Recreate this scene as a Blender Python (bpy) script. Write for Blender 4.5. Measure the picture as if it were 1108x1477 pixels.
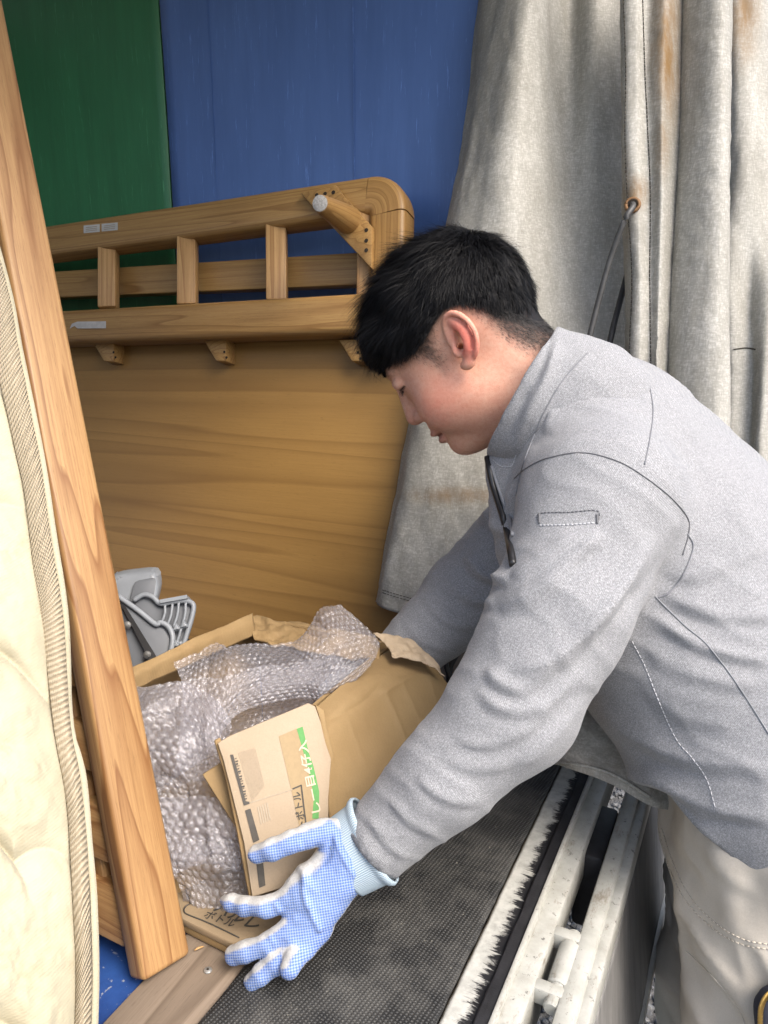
import bpy, bmesh, math, random
import numpy as np
from mathutils import Vector, Matrix
from mathutils.bvhtree import BVHTree

for o in list(bpy.data.objects): bpy.data.objects.remove(o)
random.seed(7); rng = np.random.default_rng(7)
scene = bpy.context.scene
COL = scene.collection

# ------------------------------------------------------------ camera
FPX = 1118.0; PITCH = math.radians(15.4); YAW = math.radians(26.4)
CAM = np.array([0.327, 0.0, 0.70])
FH = np.array([-math.sin(YAW), math.cos(YAW), 0.0]); RT = np.array([math.cos(YAW), math.sin(YAW), 0.0]); ZU = np.array([0, 0, 1.0])
FW = FH*math.cos(PITCH)-ZU*math.sin(PITCH); UPV = FH*math.sin(PITCH)+ZU*math.cos(PITCH)
cam = bpy.data.cameras.new('camera'); camo = bpy.data.objects.new('camera', cam); COL.objects.link(camo)
camo.location = CAM
camo.rotation_euler = Matrix((RT, UPV, -FW)).transposed().to_euler()
cam.sensor_fit = 'VERTICAL'; cam.sensor_height = 36.0; cam.lens = 36.0*FPX/1477.0
cam.clip_start = 0.02; cam.clip_end = 2000
scene.camera = camo
scene.render.resolution_x = 768; scene.render.resolution_y = 1024

# ------------------------------------------------------------ light
SUN_EL = math.radians(52); SUN_AZ = math.radians(-62)      # direction the light comes from, azimuth from +Y towards +X is positive
sd = np.array([math.sin(math.radians(112))*math.cos(SUN_EL), math.cos(math.radians(112))*math.cos(SUN_EL), math.sin(SUN_EL)])
world = bpy.data.worlds.new('World'); scene.world = world; world.use_nodes = True
wn = world.node_tree.nodes; wl = world.node_tree.links
sky = wn.new('ShaderNodeTexSky'); sky.sky_type = 'NISHITA'; sky.sun_disc = False
sky.sun_elevation = SUN_EL; sky.sun_rotation = math.radians(112); sky.dust_density = 4.0; sky.air_density = 1.0; sky.ozone_density = 0.6
bg = wn['Background']; bg.inputs['Strength'].default_value = 0.15
wl.new(sky.outputs[0], bg.inputs['Color'])
sun = bpy.data.lights.new('sun', 'SUN'); suno = bpy.data.objects.new('sun', sun); COL.objects.link(suno)
sun.energy = 1.5; sun.angle = math.radians(35); sun.color = (1.0, 0.95, 0.88)
suno.rotation_euler = Vector(sd).to_track_quat('Z', 'Y').to_euler()
scene.view_settings.view_transform = 'Standard'; scene.view_settings.look = 'None'
scene.view_settings.exposure = 1.3; scene.view_settings.gamma = 1.0; scene.view_settings.use_curve_mapping = False
scene.render.engine = 'CYCLES'
scene.cycles.max_bounces = 10; scene.cycles.diffuse_bounces = 5; scene.cycles.transparent_max_bounces = 24

# ------------------------------------------------------------ pixel helpers (a pixel gives a direction; distance comes from what the thing touches)
def ray(px, py): return FW+RT*((px-554)/FPX)-UPV*((py-738.5)/FPX)
def U(px, py, d): return CAM+ray(px, py)*d
def onz(px, py, z):
    r = ray(px, py); return CAM+r*((z-CAM[2])/r[2])
def ony(px, py, y):
    r = ray(px, py); return CAM+r*(y/r[1])
def onx(px, py, x):
    r = ray(px, py); return CAM+r*((x-CAM[0])/r[0])
def onplane(px, py, p0, n):
    r = ray(px, py); return CAM+r*(np.dot(np.asarray(p0)-CAM, n)/np.dot(r, n))
def proj(P):
    v = np.asarray(P)-CAM; d = v@FW
    return 554+FPX*(v@RT)/d, 738.5-FPX*(v@UPV)/d, d
def nrm(v): v = np.asarray(v, float); return v/np.linalg.norm(v)

# ------------------------------------------------------------ numpy noise
_T = rng.random((32, 32, 32)).astype(np.float32)
def vnoise(P, s=1.0, off=0.0):
    P = np.asarray(P, np.float32)*np.float32(s)+np.float32(off+100.3)
    i = np.floor(P).astype(np.int64); f = P-i; f = f*f*(3-2*f); i &= 31; j = (i+1) & 31
    x0, y0, z0 = i[..., 0], i[..., 1], i[..., 2]; x1, y1, z1 = j[..., 0], j[..., 1], j[..., 2]
    fx, fy, fz = f[..., 0], f[..., 1], f[..., 2]
    a = _T[x0, y0, z0]*(1-fx)+_T[x1, y0, z0]*fx; b = _T[x0, y1, z0]*(1-fx)+_T[x1, y1, z0]*fx
    c = _T[x0, y0, z1]*(1-fx)+_T[x1, y0, z1]*fx; d = _T[x0, y1, z1]*(1-fx)+_T[x1, y1, z1]*fx
    return ((a*(1-fy)+b*fy)*(1-fz)+(c*(1-fy)+d*fy)*fz)*2-1
def fbm(P, s, n=3, off=0.0):
    v = 0; a = 1.0
    for k in range(n): v = v+a*vnoise(P, s*2.03**k, off+7.1*k); a *= .5
    return v

# ------------------------------------------------------------ object helpers
def tag(o, label=None, cat=None, group=None, kind=None):
    if label: o['label'] = label
    if cat: o['category'] = cat
    if group: o['group'] = group
    if kind: o['kind'] = kind
    return o
def empty(name, loc=(0, 0, 0)):
    o = bpy.data.objects.new(name, None); COL.objects.link(o); o.location = loc; o.empty_display_size = .05; return o
def link(name, me, mat=None, parent=None):
    o = bpy.data.objects.new(name, me); COL.objects.link(o)
    if mat: me.materials.append(mat)
    if parent is not None:
        o.parent = parent
        if any(abs(c) > 1e-9 for c in parent.location): o.matrix_parent_inverse = Matrix.Translation(parent.location).inverted()
    return o
def meshobj(name, V, F, mat=None, parent=None, smooth=True, attrs=None, uv=None):
    me = bpy.data.meshes.new(name)
    V = np.asarray(V, np.float32)
    if isinstance(F, np.ndarray):
        n, k = F.shape
        me.vertices.add(len(V)); me.vertices.foreach_set('co', V.ravel())
        me.loops.add(n*k); me.loops.foreach_set('vertex_index', F.astype(np.int32).ravel())
        me.polygons.add(n); me.polygons.foreach_set('loop_start', np.arange(0, n*k, k, dtype=np.int32))
        me.update(calc_edges=True)
    else:
        me.from_pydata([tuple(map(float, v)) for v in V], [], [tuple(map(int, f)) for f in F]); me.update()
    if smooth: me.polygons.foreach_set('use_smooth', np.ones(len(me.polygons), bool))
    for k, a in (attrs or {}).items():
        a = np.asarray(a, np.float32)
        if a.ndim == 1: at = me.attributes.new(k, 'FLOAT', 'POINT'); at.data.foreach_set('value', a)
        elif a.shape[1] == 3: at = me.attributes.new(k, 'FLOAT_VECTOR', 'POINT'); at.data.foreach_set('vector', a.ravel())
        else: at = me.attributes.new(k, 'FLOAT_COLOR', 'POINT'); at.data.foreach_set('color', a.ravel())
    return link(name, me, mat, parent)
def frame(A, B, side):
    d = nrm(np.asarray(B)-np.asarray(A)); s = np.asarray(side, float); s = nrm(s-d*np.dot(s, d)); return d, s, np.cross(d, s)
def beam(name, A, B, w, t, side, mat, parent=None, bev=.004, seg=2, taper=1.0, bow=0.0):
    """board from A to B; w along side, t across; keeps its own grain coordinates"""
    A = np.asarray(A, float); B = np.asarray(B, float)
    d, s, n = frame(A, B, side); L = np.linalg.norm(B-A)
    bm = bmesh.new(); bmesh.ops.create_cube(bm, size=1)
    for v in bm.verts:
        k = taper if v.co.z > 0 else 1
        v.co = Vector((v.co.x*w*k, v.co.y*t*k, v.co.z*L))
    if bev > 0: bmesh.ops.bevel(bm, geom=list(bm.edges), offset=bev, segments=seg, affect='EDGES', profile=.5)
    V = np.array([v.co for v in bm.verts]); F = [[v.index for v in f.verts] for f in bm.faces]; bm.free()
    W = (A+B)/2+V[:, :1]*s+V[:, 1:2]*n+V[:, 2:3]*d
    o = rng.random(3)*20
    ob = meshobj(name, W, F, mat, parent, smooth=False, attrs={'gc': V+o})
    if bev > 0: shade(ob)
    return ob
def shade(ob, ang=35):
    me = ob.data
    me.polygons.foreach_set('use_smooth', np.ones(len(me.polygons), bool))
    bm = bmesh.new(); bm.from_mesh(me)
    for e in bm.edges:
        if len(e.link_faces) == 2 and e.calc_face_angle(0) > math.radians(ang): e.smooth = False
    bm.to_mesh(me); bm.free()
def catmull(P, n):
    """resample control points (axis 0) to n samples, Catmull-Rom"""
    P = np.asarray(P, float); m = len(P)
    if m == 2:
        t = np.linspace(0, 1, n).reshape((-1,)+(1,)*(P.ndim-1)); return P[0]*(1-t)+P[1]*t
    Q = np.concatenate([[2*P[0]-P[1]], P, [2*P[-1]-P[-2]]])
    t = np.linspace(0, m-1, n); i = np.minimum(t.astype(int), m-2); f = (t-i).reshape((-1,)+(1,)*(P.ndim-1))
    a, b, c, d = Q[i], Q[i+1], Q[i+2], Q[i+3]
    return .5*((2*b)+(c-a)*f+(2*a-5*b+4*c-d)*f*f+(3*b-a-3*c+d)*f**3)
def tube(name, pts, r, mat, parent=None, n=48, seg=8, raw=False, taper=None):
    P = catmull(np.asarray(pts, float), n) if not raw else np.asarray(pts, float); n = len(P)
    T = np.gradient(P, axis=0); T /= np.linalg.norm(T, axis=1)[:, None]+1e-12
    ref = np.array([.31, .17, .93]); A = np.cross(T, ref); A /= np.linalg.norm(A, axis=1)[:, None]+1e-9; B = np.cross(T, A)
    an = np.linspace(0, 2*np.pi, seg, endpoint=False)
    rr = np.full(n, r) if taper is None else np.asarray(taper)
    V = (P[:, None]+rr[:, None, None]*(np.cos(an)[None, :, None]*A[:, None]+np.sin(an)[None, :, None]*B[:, None])).reshape(-1, 3)
    F = [[i*seg+k, i*seg+(k+1) % seg, (i+1)*seg+(k+1) % seg, (i+1)*seg+k] for i in range(n-1) for k in range(seg)]
    F += [list(range(seg))[::-1], [(n-1)*seg+k for k in range(seg)]]
    if name is None: return V, F
    return meshobj(name, V, F, mat, parent)
def joinVF(parts):
    V = []; F = []; o = 0
    for v, f in parts:
        V.append(np.asarray(v)); F += [[i+o for i in q] for q in f]; o += len(v)
    return np.concatenate(V), F
def dashes(name, pts, r, mat, parent, dash=.004, gap=.0016):
    """a stitched line: short thread dashes along a polyline"""
    P = np.asarray(pts, float); s = np.concatenate([[0], np.cumsum(np.linalg.norm(np.diff(P, axis=0), axis=1))])
    parts = []; t = 0
    while t < s[-1]-dash:
        q = np.array([[np.interp(t+k*dash, s, P[:, i]) for i in range(3)] for k in (0, .5, 1)])
        parts.append(tube(None, q, r, None, raw=True, seg=4)); t += dash+gap
    V, F = joinVF(parts); return meshobj(name, V, F, mat, parent)
def gridfaces(nu, nv):
    i = np.arange(nu-1)[:, None]*nv+np.arange(nv-1)[None, :]
    return np.stack([i, i+nv, i+nv+1, i+1], -1).reshape(-1, 4)
def patchpts(ctrl, nu, nv):
    return catmull(np.swapaxes(catmull(np.asarray(ctrl, float), nu), 0, 1), nv).swapaxes(0, 1)
def pxgrid(rows): return np.array([[U(*c) for c in r] for r in rows])
def gnormals(P):
    a = np.gradient(P, axis=0); b = np.gradient(P, axis=1); n = np.cross(a, b); n /= np.linalg.norm(n, axis=2)[..., None]+1e-12
    flip = ((CAM-P)*n).sum(-1).mean() < 0
    return -n if flip else n
def sheet(name, P, th, mat, parent=None, attrs=None, grain='u'):
    """closed thin sheet from a point grid"""
    nu, nv = P.shape[:2]; n = gnormals(P)
    A = P.reshape(-1, 3); B = (P-n*th).reshape(-1, 3); N = nu*nv
    F = gridfaces(nu, nv); F2 = F[:, ::-1]+N
    ring = np.concatenate([np.arange(nv), np.arange(1, nu)*nv+nv-1, (nu-1)*nv+np.arange(nv-2, -1, -1), np.arange(nu-2, 0, -1)*nv])
    r2 = np.roll(ring, -1); R = np.stack([ring, ring+N, r2+N, r2], -1)
    a = {k: np.concatenate([np.asarray(v).reshape(N, *np.asarray(v).shape[2:])]*2) for k, v in (attrs or {}).items()}
    u, v = np.meshgrid(np.linspace(0, 1, nu), np.linspace(0, 1, nv), indexing='ij')
    if 'gc' not in a:
        du = np.linalg.norm(np.diff(P, axis=0), axis=2).sum(0).mean(); dv = np.linalg.norm(np.diff(P, axis=1), axis=2).sum(1).mean()
        g = (np.stack([u*du, 0*u+.37, v*dv], -1) if grain == 'v' else np.stack([u*du, v*dv, 0*u], -1)).reshape(-1, 3); a['gc'] = np.concatenate([g, g])
    ob = meshobj(name, np.concatenate([A, B]), np.concatenate([F, F2, R]), mat, parent, attrs=a)
    bm = bmesh.new(); bm.from_mesh(ob.data); bmesh.ops.recalc_face_normals(bm, faces=bm.faces); bm.to_mesh(ob.data); bm.free()
    return ob
def slab(name, quad, th, mat, parent=None, nu=2, nv=2, warp=0.0, ws=9.0, grain='u'):
    """flat board from four corner points (may be slightly warped)"""
    q = np.asarray(quad, float); P = patchpts([[q[0], q[1]], [q[3], q[2]]], nu, nv)
    if warp:
        P = P+gnormals(P)*(warp*fbm(P, ws, 2, off=q[0][0]*50))[..., None]
    ob = sheet(name, P, th, mat, parent, grain=grain); shade(ob, 50); return ob
def lathe(name, A, B, prof, mat, parent=None, seg=24):
    """prof: list of (t along A-B, radius)"""
    d, s, n = frame(A, B, (.3, .9, .2)); L = np.linalg.norm(np.asarray(B)-A); an = np.linspace(0, 2*np.pi, seg, endpoint=False)
    V = []; G = []
    for t, r in prof:
        for a in an: V.append(np.asarray(A)+d*L*t+r*(math.cos(a)*s+math.sin(a)*n)); G.append((r*math.cos(a), r*math.sin(a), L*t))
    m = len(prof)
    F = [[i*seg+k, i*seg+(k+1) % seg, (i+1)*seg+(k+1) % seg, (i+1)*seg+k] for i in range(m-1) for k in range(seg)]
    F += [list(range(seg))[::-1], [(m-1)*seg+k for k in range(seg)]]
    ob = meshobj(name, V, F, mat, parent, attrs={'gc': np.array(G)}); shade(ob, 40); return ob
def text(name, body, origin, ex, ey, h, mat, parent, n, lift=.0007, squash=1.0, bold=0.0):
    cu = bpy.data.curves.new('t', 'FONT'); cu.body = body; cu.size = 1.0; cu.offset = bold
    to = bpy.data.objects.new('t', cu); COL.objects.link(to); dg = bpy.context.evaluated_depsgraph_get()
    me = bpy.data.meshes.new_from_object(to.evaluated_get(dg)); bpy.data.objects.remove(to)
    V = np.array([v.co for v in me.vertices]) if len(me.vertices) else np.zeros((0, 3))
    ex = nrm(ex); ey = nrm(ey)
    W = np.asarray(origin)+V[:, :1]*h*squash*ex+V[:, 1:2]*h*ey+lift*np.asarray(n)
    for v, w in zip(me.vertices, W): v.co = Vector(w)
    me.update(); return link(name, me, mat, parent)

# ------------------------------------------------------------ implicit surfaces
class Grid:
    def __init__(s, lo, hi, h):
        s.lo = np.asarray(lo, float); s.h = h; s.n = np.ceil((np.asarray(hi)-s.lo)/h).astype(int)+1
        s.V = np.full(tuple(s.n), 1.0, np.float32)
    def win(s, lo, hi, m):
        a = np.clip(np.floor((np.asarray(lo)-m-s.lo)/s.h).astype(int), 0, s.n-1); b = np.clip(np.ceil((np.asarray(hi)+m-s.lo)/s.h).astype(int)+1, 1, s.n)
        ax = [(s.lo[i]+s.h*np.arange(a[i], b[i])).astype(np.float32) for i in range(3)]
        sl = tuple(slice(a[i], b[i]) for i in range(3))
        return sl, ax[0][:, None, None], ax[1][None, :, None], ax[2][None, None, :]
    def op(s, sl, d, k, mode):
        v = s.V[sl]
        if mode == 'sub': d = -d; v2 = -v
        else: v2 = v
        if k > 0:
            h = np.clip(.5+.5*(v2-d)/k, 0, 1); r = v2*(1-h)+d*h-k*h*(1-h)
        else: r = np.minimum(v2, d)
        if mode == 'sub':
            # max(v,-dsub) smooth
            d0 = d; h = np.clip(.5-.5*(v-d0)/max(k, 1e-6), 0, 1); r = v*(1-h)+d0*h+k*h*(1-h)
            s.V[sl] = r; return
        s.V[sl] = r
    def cap(s, a, b, ra, rb=None, k=.01, mode='add'):
        a = np.asarray(a, float); b = np.asarray(b, float); rb = ra if rb is None else rb; m = max(ra, rb)+max(k, .02)+2*s.h
        sl, X, Y, Z = s.win(np.minimum(a, b), np.maximum(a, b), m); ab = b-a; L = max(ab@ab, 1e-12)
        t = np.clip(((X-a[0])*ab[0]+(Y-a[1])*ab[1]+(Z-a[2])*ab[2])/L, 0, 1)
        d = np.sqrt((X-a[0]-t*ab[0])**2+(Y-a[1]-t*ab[1])**2+(Z-a[2]-t*ab[2])**2)-(ra+t*(rb-ra))
        s.op(sl, d.astype(np.float32), k, mode)
    def ell(s, c, r, R=None, k=.01, mode='add'):
        """ellipsoid, R rows = axes"""
        c = np.asarray(c, float); r = np.asarray(r, float); R = np.eye(3) if R is None else np.asarray(R); m = max(r)+max(k, .02)+2*s.h
        sl, X, Y, Z = s.win(c, c, m); X = X-c[0]; Y = Y-c[1]; Z = Z-c[2]
        p = [X*R[i][0]+Y*R[i][1]+Z*R[i][2] for i in range(3)]
        k0 = np.sqrt(sum((p[i]/r[i])**2 for i in range(3))); k1 = np.sqrt(sum((p[i]/r[i]**2)**2 for i in range(3)))+1e-9
        s.op(sl, (k0*(k0-1)/k1).astype(np.float32), k, mode)
    def ecap(s, a, b, la, lb, da, db, lat, k=.02, mode='add'):
        a = np.asarray(a, float); b = np.asarray(b, float); m = max(la, lb, da, db)+.04; ab = b-a; L = max(ab@ab, 1e-12)
        d0 = ab/math.sqrt(L); l = nrm(lat-d0*np.dot(lat, d0)); n = np.cross(d0, l)
        sl, X, Y, Z = s.win(np.minimum(a, b), np.maximum(a, b), m)
        t = np.clip(((X-a[0])*ab[0]+(Y-a[1])*ab[1]+(Z-a[2])*ab[2])/L, 0, 1)
        q = [X-a[0]-t*ab[0], Y-a[1]-t*ab[1], Z-a[2]-t*ab[2]]
        ql = sum(q[i]*l[i] for i in range(3)); qn = sum(q[i]*n[i] for i in range(3)); qa = sum(q[i]*d0[i] for i in range(3))
        rl = la+t*(lb-la); rd = da+t*(db-da)
        e = np.sqrt((ql/rl)**2+(qn/rd)**2+(qa/rd)**2)
        s.op(sl, ((e-1)*np.minimum(rl, rd)).astype(np.float32), k, mode)
    def cut(s, p, n):
        """remove the side n points to"""
        sl, X, Y, Z = s.win(s.lo, s.lo+s.h*s.n, 0)
        d = (X-p[0])*n[0]+(Y-p[1])*n[1]+(Z-p[2])*n[2]
        s.V = np.maximum(s.V, d.astype(np.float32))
    def mesh(s):
        V = s.V; S = V < 0; nx, ny, nz = V.shape
        c = [(i, j, k) for i in (0, 1) for j in (0, 1) for k in (0, 1)]
        cnt = np.zeros((nx-1, ny-1, nz-1), np.uint8)
        for i, j, k in c: cnt += S[i:nx-1+i, j:ny-1+j, k:nz-1+k]
        M = (cnt > 0) & (cnt < 8); idx = np.full(M.shape, -1, np.int64); I = np.argwhere(M); idx[M] = np.arange(len(I))
        acc = np.zeros((len(I), 3)); w = np.zeros(len(I))
        g = {q: V[I[:, 0]+q[0], I[:, 1]+q[1], I[:, 2]+q[2]] for q in c}
        for q in c:
            for ax in range(3):
                if q[ax]: continue
                q2 = list(q); q2[ax] = 1; q2 = tuple(q2); a, b = g[q], g[q2]; x = (a < 0) != (b < 0)
                t = np.where(x, a/np.where(x, a-b, 1), 0); p = np.tile(np.array(q, float), (len(I), 1)); p[:, ax] += t
                acc[x] += p[x]; w[x] += 1
        P = (I+acc/w[:, None])*s.h+s.lo; Q = []
        for ax in range(3):
            a = [slice(1, -1)]*3; a[ax] = slice(0, -1); b = list(a); b[ax] = slice(1, None)
            s0, s1 = S[tuple(a)], S[tuple(b)]; x = s0 != s1; e = np.argwhere(x)
            off = np.array([1, 1, 1]); off[ax] = 0; e = e+off; inv = s0[x]
            u, v = (ax+1) % 3, (ax+2) % 3; du = np.zeros(3, int); du[u] = 1; dv = np.zeros(3, int); dv[v] = 1
            f = [idx[tuple((e-k).T)] for k in (du+dv, dv, 0*du, du)]
            q = np.stack(f, 1); q[~inv] = q[~inv][:, ::-1]; Q.append(q)
        F = np.concatenate(Q); F = F[(F >= 0).all(1)]
        return P, F
def vnormals(P, F):
    a = P[F[:, 2]]-P[F[:, 0]]; b = P[F[:, 3]]-P[F[:, 1]]; fn = np.cross(a, b); N = np.zeros_like(P)
    for k in range(F.shape[1]):
        for c in range(3): N[:, c] += np.bincount(F[:, k], fn[:, c], len(P))
    return N/(np.linalg.norm(N, axis=1)[:, None]+1e-12)
def relax(P, F, it=2, a=.5):
    for _ in range(it):
        S = np.zeros_like(P); w = np.zeros(len(P))
        for k in range(4):
            for o in (1, 3):
                for c in range(3): S[:, c] += np.bincount(F[:, k], P[F[:, (k+o) % 4]][:, c], len(P))
                w += np.bincount(F[:, k], minlength=len(P))
        P = P*(1-a)+a*S/w[:, None]
    return P
def bvh(P, F): return BVHTree.FromPolygons([Vector(p) for p in P], [tuple(map(int, f)) for f in F])
def cast(tree, px, py, lift=0.0):
    h = tree.ray_cast(Vector(CAM), Vector(nrm(ray(px, py))))
    if h[0] is None: return None
    return np.array(h[0])+lift*np.array(h[1])*(1 if h[1].dot(Vector(ray(px, py))) < 0 else -1)
def castline(tree, pts, n=60, lift=.0006):
    P = catmull(np.asarray(pts, float), n); out = [cast(tree, x, y, lift) for x, y in P]
    return np.array([q for q in out if q is not None])
def polydist(px, py, pts, n=40):
    """distance in pixels of many points to a smooth polyline, and position along it"""
    Q = catmull(np.asarray(pts, float), n); best = np.full(px.shape, 1e9); tt = np.zeros(px.shape); sg = np.zeros(px.shape)
    for i in range(n-1):
        a, b = Q[i], Q[i+1]; ab = b-a; L = ab@ab+1e-9
        t = np.clip(((px-a[0])*ab[0]+(py-a[1])*ab[1])/L, 0, 1); dx = px-a[0]-t*ab[0]; dy = py-a[1]-t*ab[1]; d = np.hypot(dx, dy)
        m = d < best; best[m] = d[m]; tt[m] = (i+t[m])/(n-1); sg[m] = np.sign(ab[0]*dy-ab[1]*dx)[m]
    return best, tt, sg
# ------------------------------------------------------------ materials
class Mt:
    def __init__(s, name, rough=.6, **kw):
        s.m = bpy.data.materials.new(name); s.m.use_nodes = True; s.t = s.m.node_tree; s.b = s.t.nodes['Principled BSDF']; s.out = s.t.nodes['Material Output']
        s.b.inputs['Roughness'].default_value = rough
        for k, v in kw.items(): s.b.inputs[k.replace('_', ' ')].default_value = v
        s.hh = None
    def n(s, ty, **kw):
        x = s.t.nodes.new('ShaderNode'+ty)
        for k, v in kw.items(): setattr(x, k, v)
        return x
    def l(s, a, b): s.t.links.new(a, b)
    def co(s, kind='Object', scale=(1, 1, 1), rot=(0, 0, 0), attr='gc'):
        if kind == 'gc': a = s.n('Attribute', attribute_name=attr).outputs['Vector']
        else: a = s.n('TexCoord').outputs[kind]
        mp = s.n('Mapping'); mp.inputs['Scale'].default_value = scale; mp.inputs['Rotation'].default_value = rot; s.l(a, mp.inputs['Vector']); return mp.outputs[0]
    def noise(s, vec, scale, det=4, rough=.55, dist=0.0, out='Fac'):
        x = s.n('TexNoise'); x.inputs['Scale'].default_value = scale; x.inputs['Detail'].default_value = det; x.inputs['Roughness'].default_value = rough; x.inputs['Distortion'].default_value = dist
        s.l(vec, x.inputs['Vector']); return x.outputs[out]
    def vor(s, vec, scale, feat='F1', out='Distance', rand=1.0):
        x = s.n('TexVoronoi', feature=feat); x.inputs['Scale'].default_value = scale; x.inputs['Randomness'].default_value = rand; s.l(vec, x.inputs['Vector']); return x.outputs[out]
    def wave(s, vec, scale, dist=0., ty='BANDS', prof='SIN', axis='X', det=2, dscale=1.):
        x = s.n('TexWave', wave_type=ty, wave_profile=prof); x.bands_direction = axis
        for k, v in (('Scale', scale), ('Distortion', dist), ('Detail', det), ('Detail Scale', dscale)): x.inputs[k].default_value = v
        s.l(vec, x.inputs['Vector']); return x.outputs['Fac']
    def ramp(s, fac, stops, interp='LINEAR'):
        x = s.n('ValToRGB'); x.color_ramp.interpolation = interp; e = x.color_ramp.elements
        while len(e) < len(stops): e.new(.5)
        for q, (p, c) in zip(e, stops):
            q.position = p; q.color = (*c, 1) if isinstance(c, (tuple, list)) else (c, c, c, 1)
        s.l(fac, x.inputs['Fac']); return x.outputs['Color']
    def math(s, op, a, b=None, c=None):
        x = s.n('Math', operation=op)
        for i, v in enumerate((a, b, c)):
            if v is None: continue
            if isinstance(v, (int, float)): x.inputs[i].default_value = v
            else: s.l(v, x.inputs[i])
        return x.outputs[0]
    def mix(s, fac, a, b, mode='MIX'):
        x = s.n('MixRGB', blend_type=mode)
        for i, v in zip(('Fac', 'Color1', 'Color2'), (fac, a, b)):
            if isinstance(v, (int, float)): x.inputs[i].default_value = v if i == 'Fac' else (v, v, v, 1)
            elif isinstance(v, tuple): x.inputs[i].default_value = (*v, 1)
            else: s.l(v, x.inputs[i])
        return x.outputs[0]
    def attr(s, name, out='Fac'): return s.n('Attribute', attribute_name=name).outputs[out]
    def color(s, c):
        if isinstance(c, tuple): s.b.inputs['Base Color'].default_value = (*c, 1)
        else: s.l(c, s.b.inputs['Base Color'])
        return s
    def rough(s, r): s.l(r, s.b.inputs['Roughness']); return s
    def bump(s, h, strength=.3, dist=.001):
        x = s.n('Bump'); x.inputs['Strength'].default_value = strength; x.inputs['Distance'].default_value = dist; s.l(h, x.inputs['Height'])
        if s.hh: s.l(s.hh, x.inputs['Normal'])
        s.hh = x.outputs[0]; s.l(s.hh, s.b.inputs['Normal']); return s
def plain(name, c, rough=.6, var=.12, sc=40, bump=.15, **kw):
    m = Mt(name, rough, **kw); v = m.co(); n = m.noise(v, sc, 5)
    a = tuple(x*(1-var) for x in c); b = tuple(min(1, x*(1+var)) for x in c)
    m.color(m.ramp(n, [(.3, a), (.7, b)])); m.bump(m.noise(v, sc*8, 3), bump, .0006); return m.m
def wood(name, light, dark, rings=9, stretch=.055, sc=9, rough=.5, fine=.25, coat=.05):
    m = Mt(name, rough); m.b.inputs['Coat Weight'].default_value = coat; m.b.inputs['Coat Roughness'].default_value = .35
    v = m.co('gc', (1, 1, stretch)); n = m.noise(v, sc, 2, .45)
    fr = m.math('FRACT', m.math('MULTIPLY', n, rings))
    c = m.ramp(fr, [(0, light), (.5, tuple(.85*a+.15*b for a, b in zip(light, dark))), (.80, tuple(.45*a+.55*b for a, b in zip(light, dark))), (.93, dark), (1, tuple(.8*a+.2*b for a, b in zip(light, dark)))])
    v2 = m.co('gc', (1, 1, .022)); f = m.noise(v2, 300, 5, .75)
    c = m.mix(m.ramp(f, [(.35, fine), (.62, 0.)]), c, dark, 'MIX')
    blot = m.noise(m.co('gc', (1, 1, .3)), 7, 3)
    c = m.mix(m.ramp(blot, [(.3, .22), (.7, 0.)]), c, dark, 'MULTIPLY')
    por = m.noise(m.co('gc', (1, 1, .05)), 900, 3, .7); c = m.mix(m.ramp(por, [(.30, .45), (.42, 0.)]), c, tuple(x*.5 for x in dark)); dn = m.noise(m.co('gc', (1, 1, .5)), 60, 8, .8); c = m.mix(m.ramp(dn, [(.64, 0.), (.72, .35)]), c, tuple(x*.6 for x in dark))
    m.color(c); m.bump(f, .16, .0005); m.bump(fr, .06, .0004); m.bump(dn, .12, .001); return m.m
W_POST = wood('oiled_ash_wood', (.43, .26, .11), (.22, .10, .034), rings=12, sc=13, stretch=.10, fine=.6)
W_HEAD = wood('honey_oak_wood', (.42, .255, .088), (.25, .13, .038), rings=12, sc=18, stretch=.04, fine=.6)
W_PALE = wood('pale_oak_wood', (.52, .32, .13), (.31, .16, .055), rings=12, sc=18, stretch=.035, fine=.6)
W_PANEL = wood('veneer_panel', (.33, .19, .056), (.245, .134, .038), rings=8, sc=9, stretch=.03, rough=.45, fine=.4)
W_PLANK = wood('grey_weathered_plank', (.25, .195, .145), (.135, .10, .07), rings=8, sc=9, stretch=.035, rough=.85, fine=.4, coat=0)

def m_board(name, c, c2):
    m = Mt(name, .42); v = m.co(); str_ = m.co('Object', (1, 1, .12)); n = m.noise(str_, 30, 6, .65); big = m.noise(v, 4.5, 3)
    col = m.ramp(n, [(.25, c2), (.7, c)]); col = m.mix(m.ramp(big, [(.35, .45), (.65, 0.)]), col, c2)
    sc = m.noise(m.co('Object', (6, 1, .5)), 22, 8, .75); col = m.mix(m.ramp(sc, [(.60, 0.), (.70, .5)]), col, tuple(min(1, x*2+.05) for x in c))
    m.color(col); m.bump(m.wave(v, 30, 0.2, axis='X'), .05, .001); m.bump(n, .1, .001); return m.m
BLUE = m_board('blue_plastic_board', (.095, .19, .48), (.07, .145, .385)); GREEN = m_board('green_plastic_board', (.032, .20, .082), (.023, .145, .058))
def m_bluefloor():
    m = Mt('blue_floor_sheet', .5); v = m.co(); n = m.noise(v, 18, 6, .7)
    c = m.ramp(n, [(.3, (.009, .034, .15)), (.7, (.022, .075, .27))]); d = m.noise(v, 160, 3); c = m.mix(m.ramp(d, [(.66, 0.), (.72, .6)]), c, (.4, .4, .38))
    m.color(c); m.bump(n, .3, .002); return m.m
BLUEF = m_bluefloor()
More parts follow.
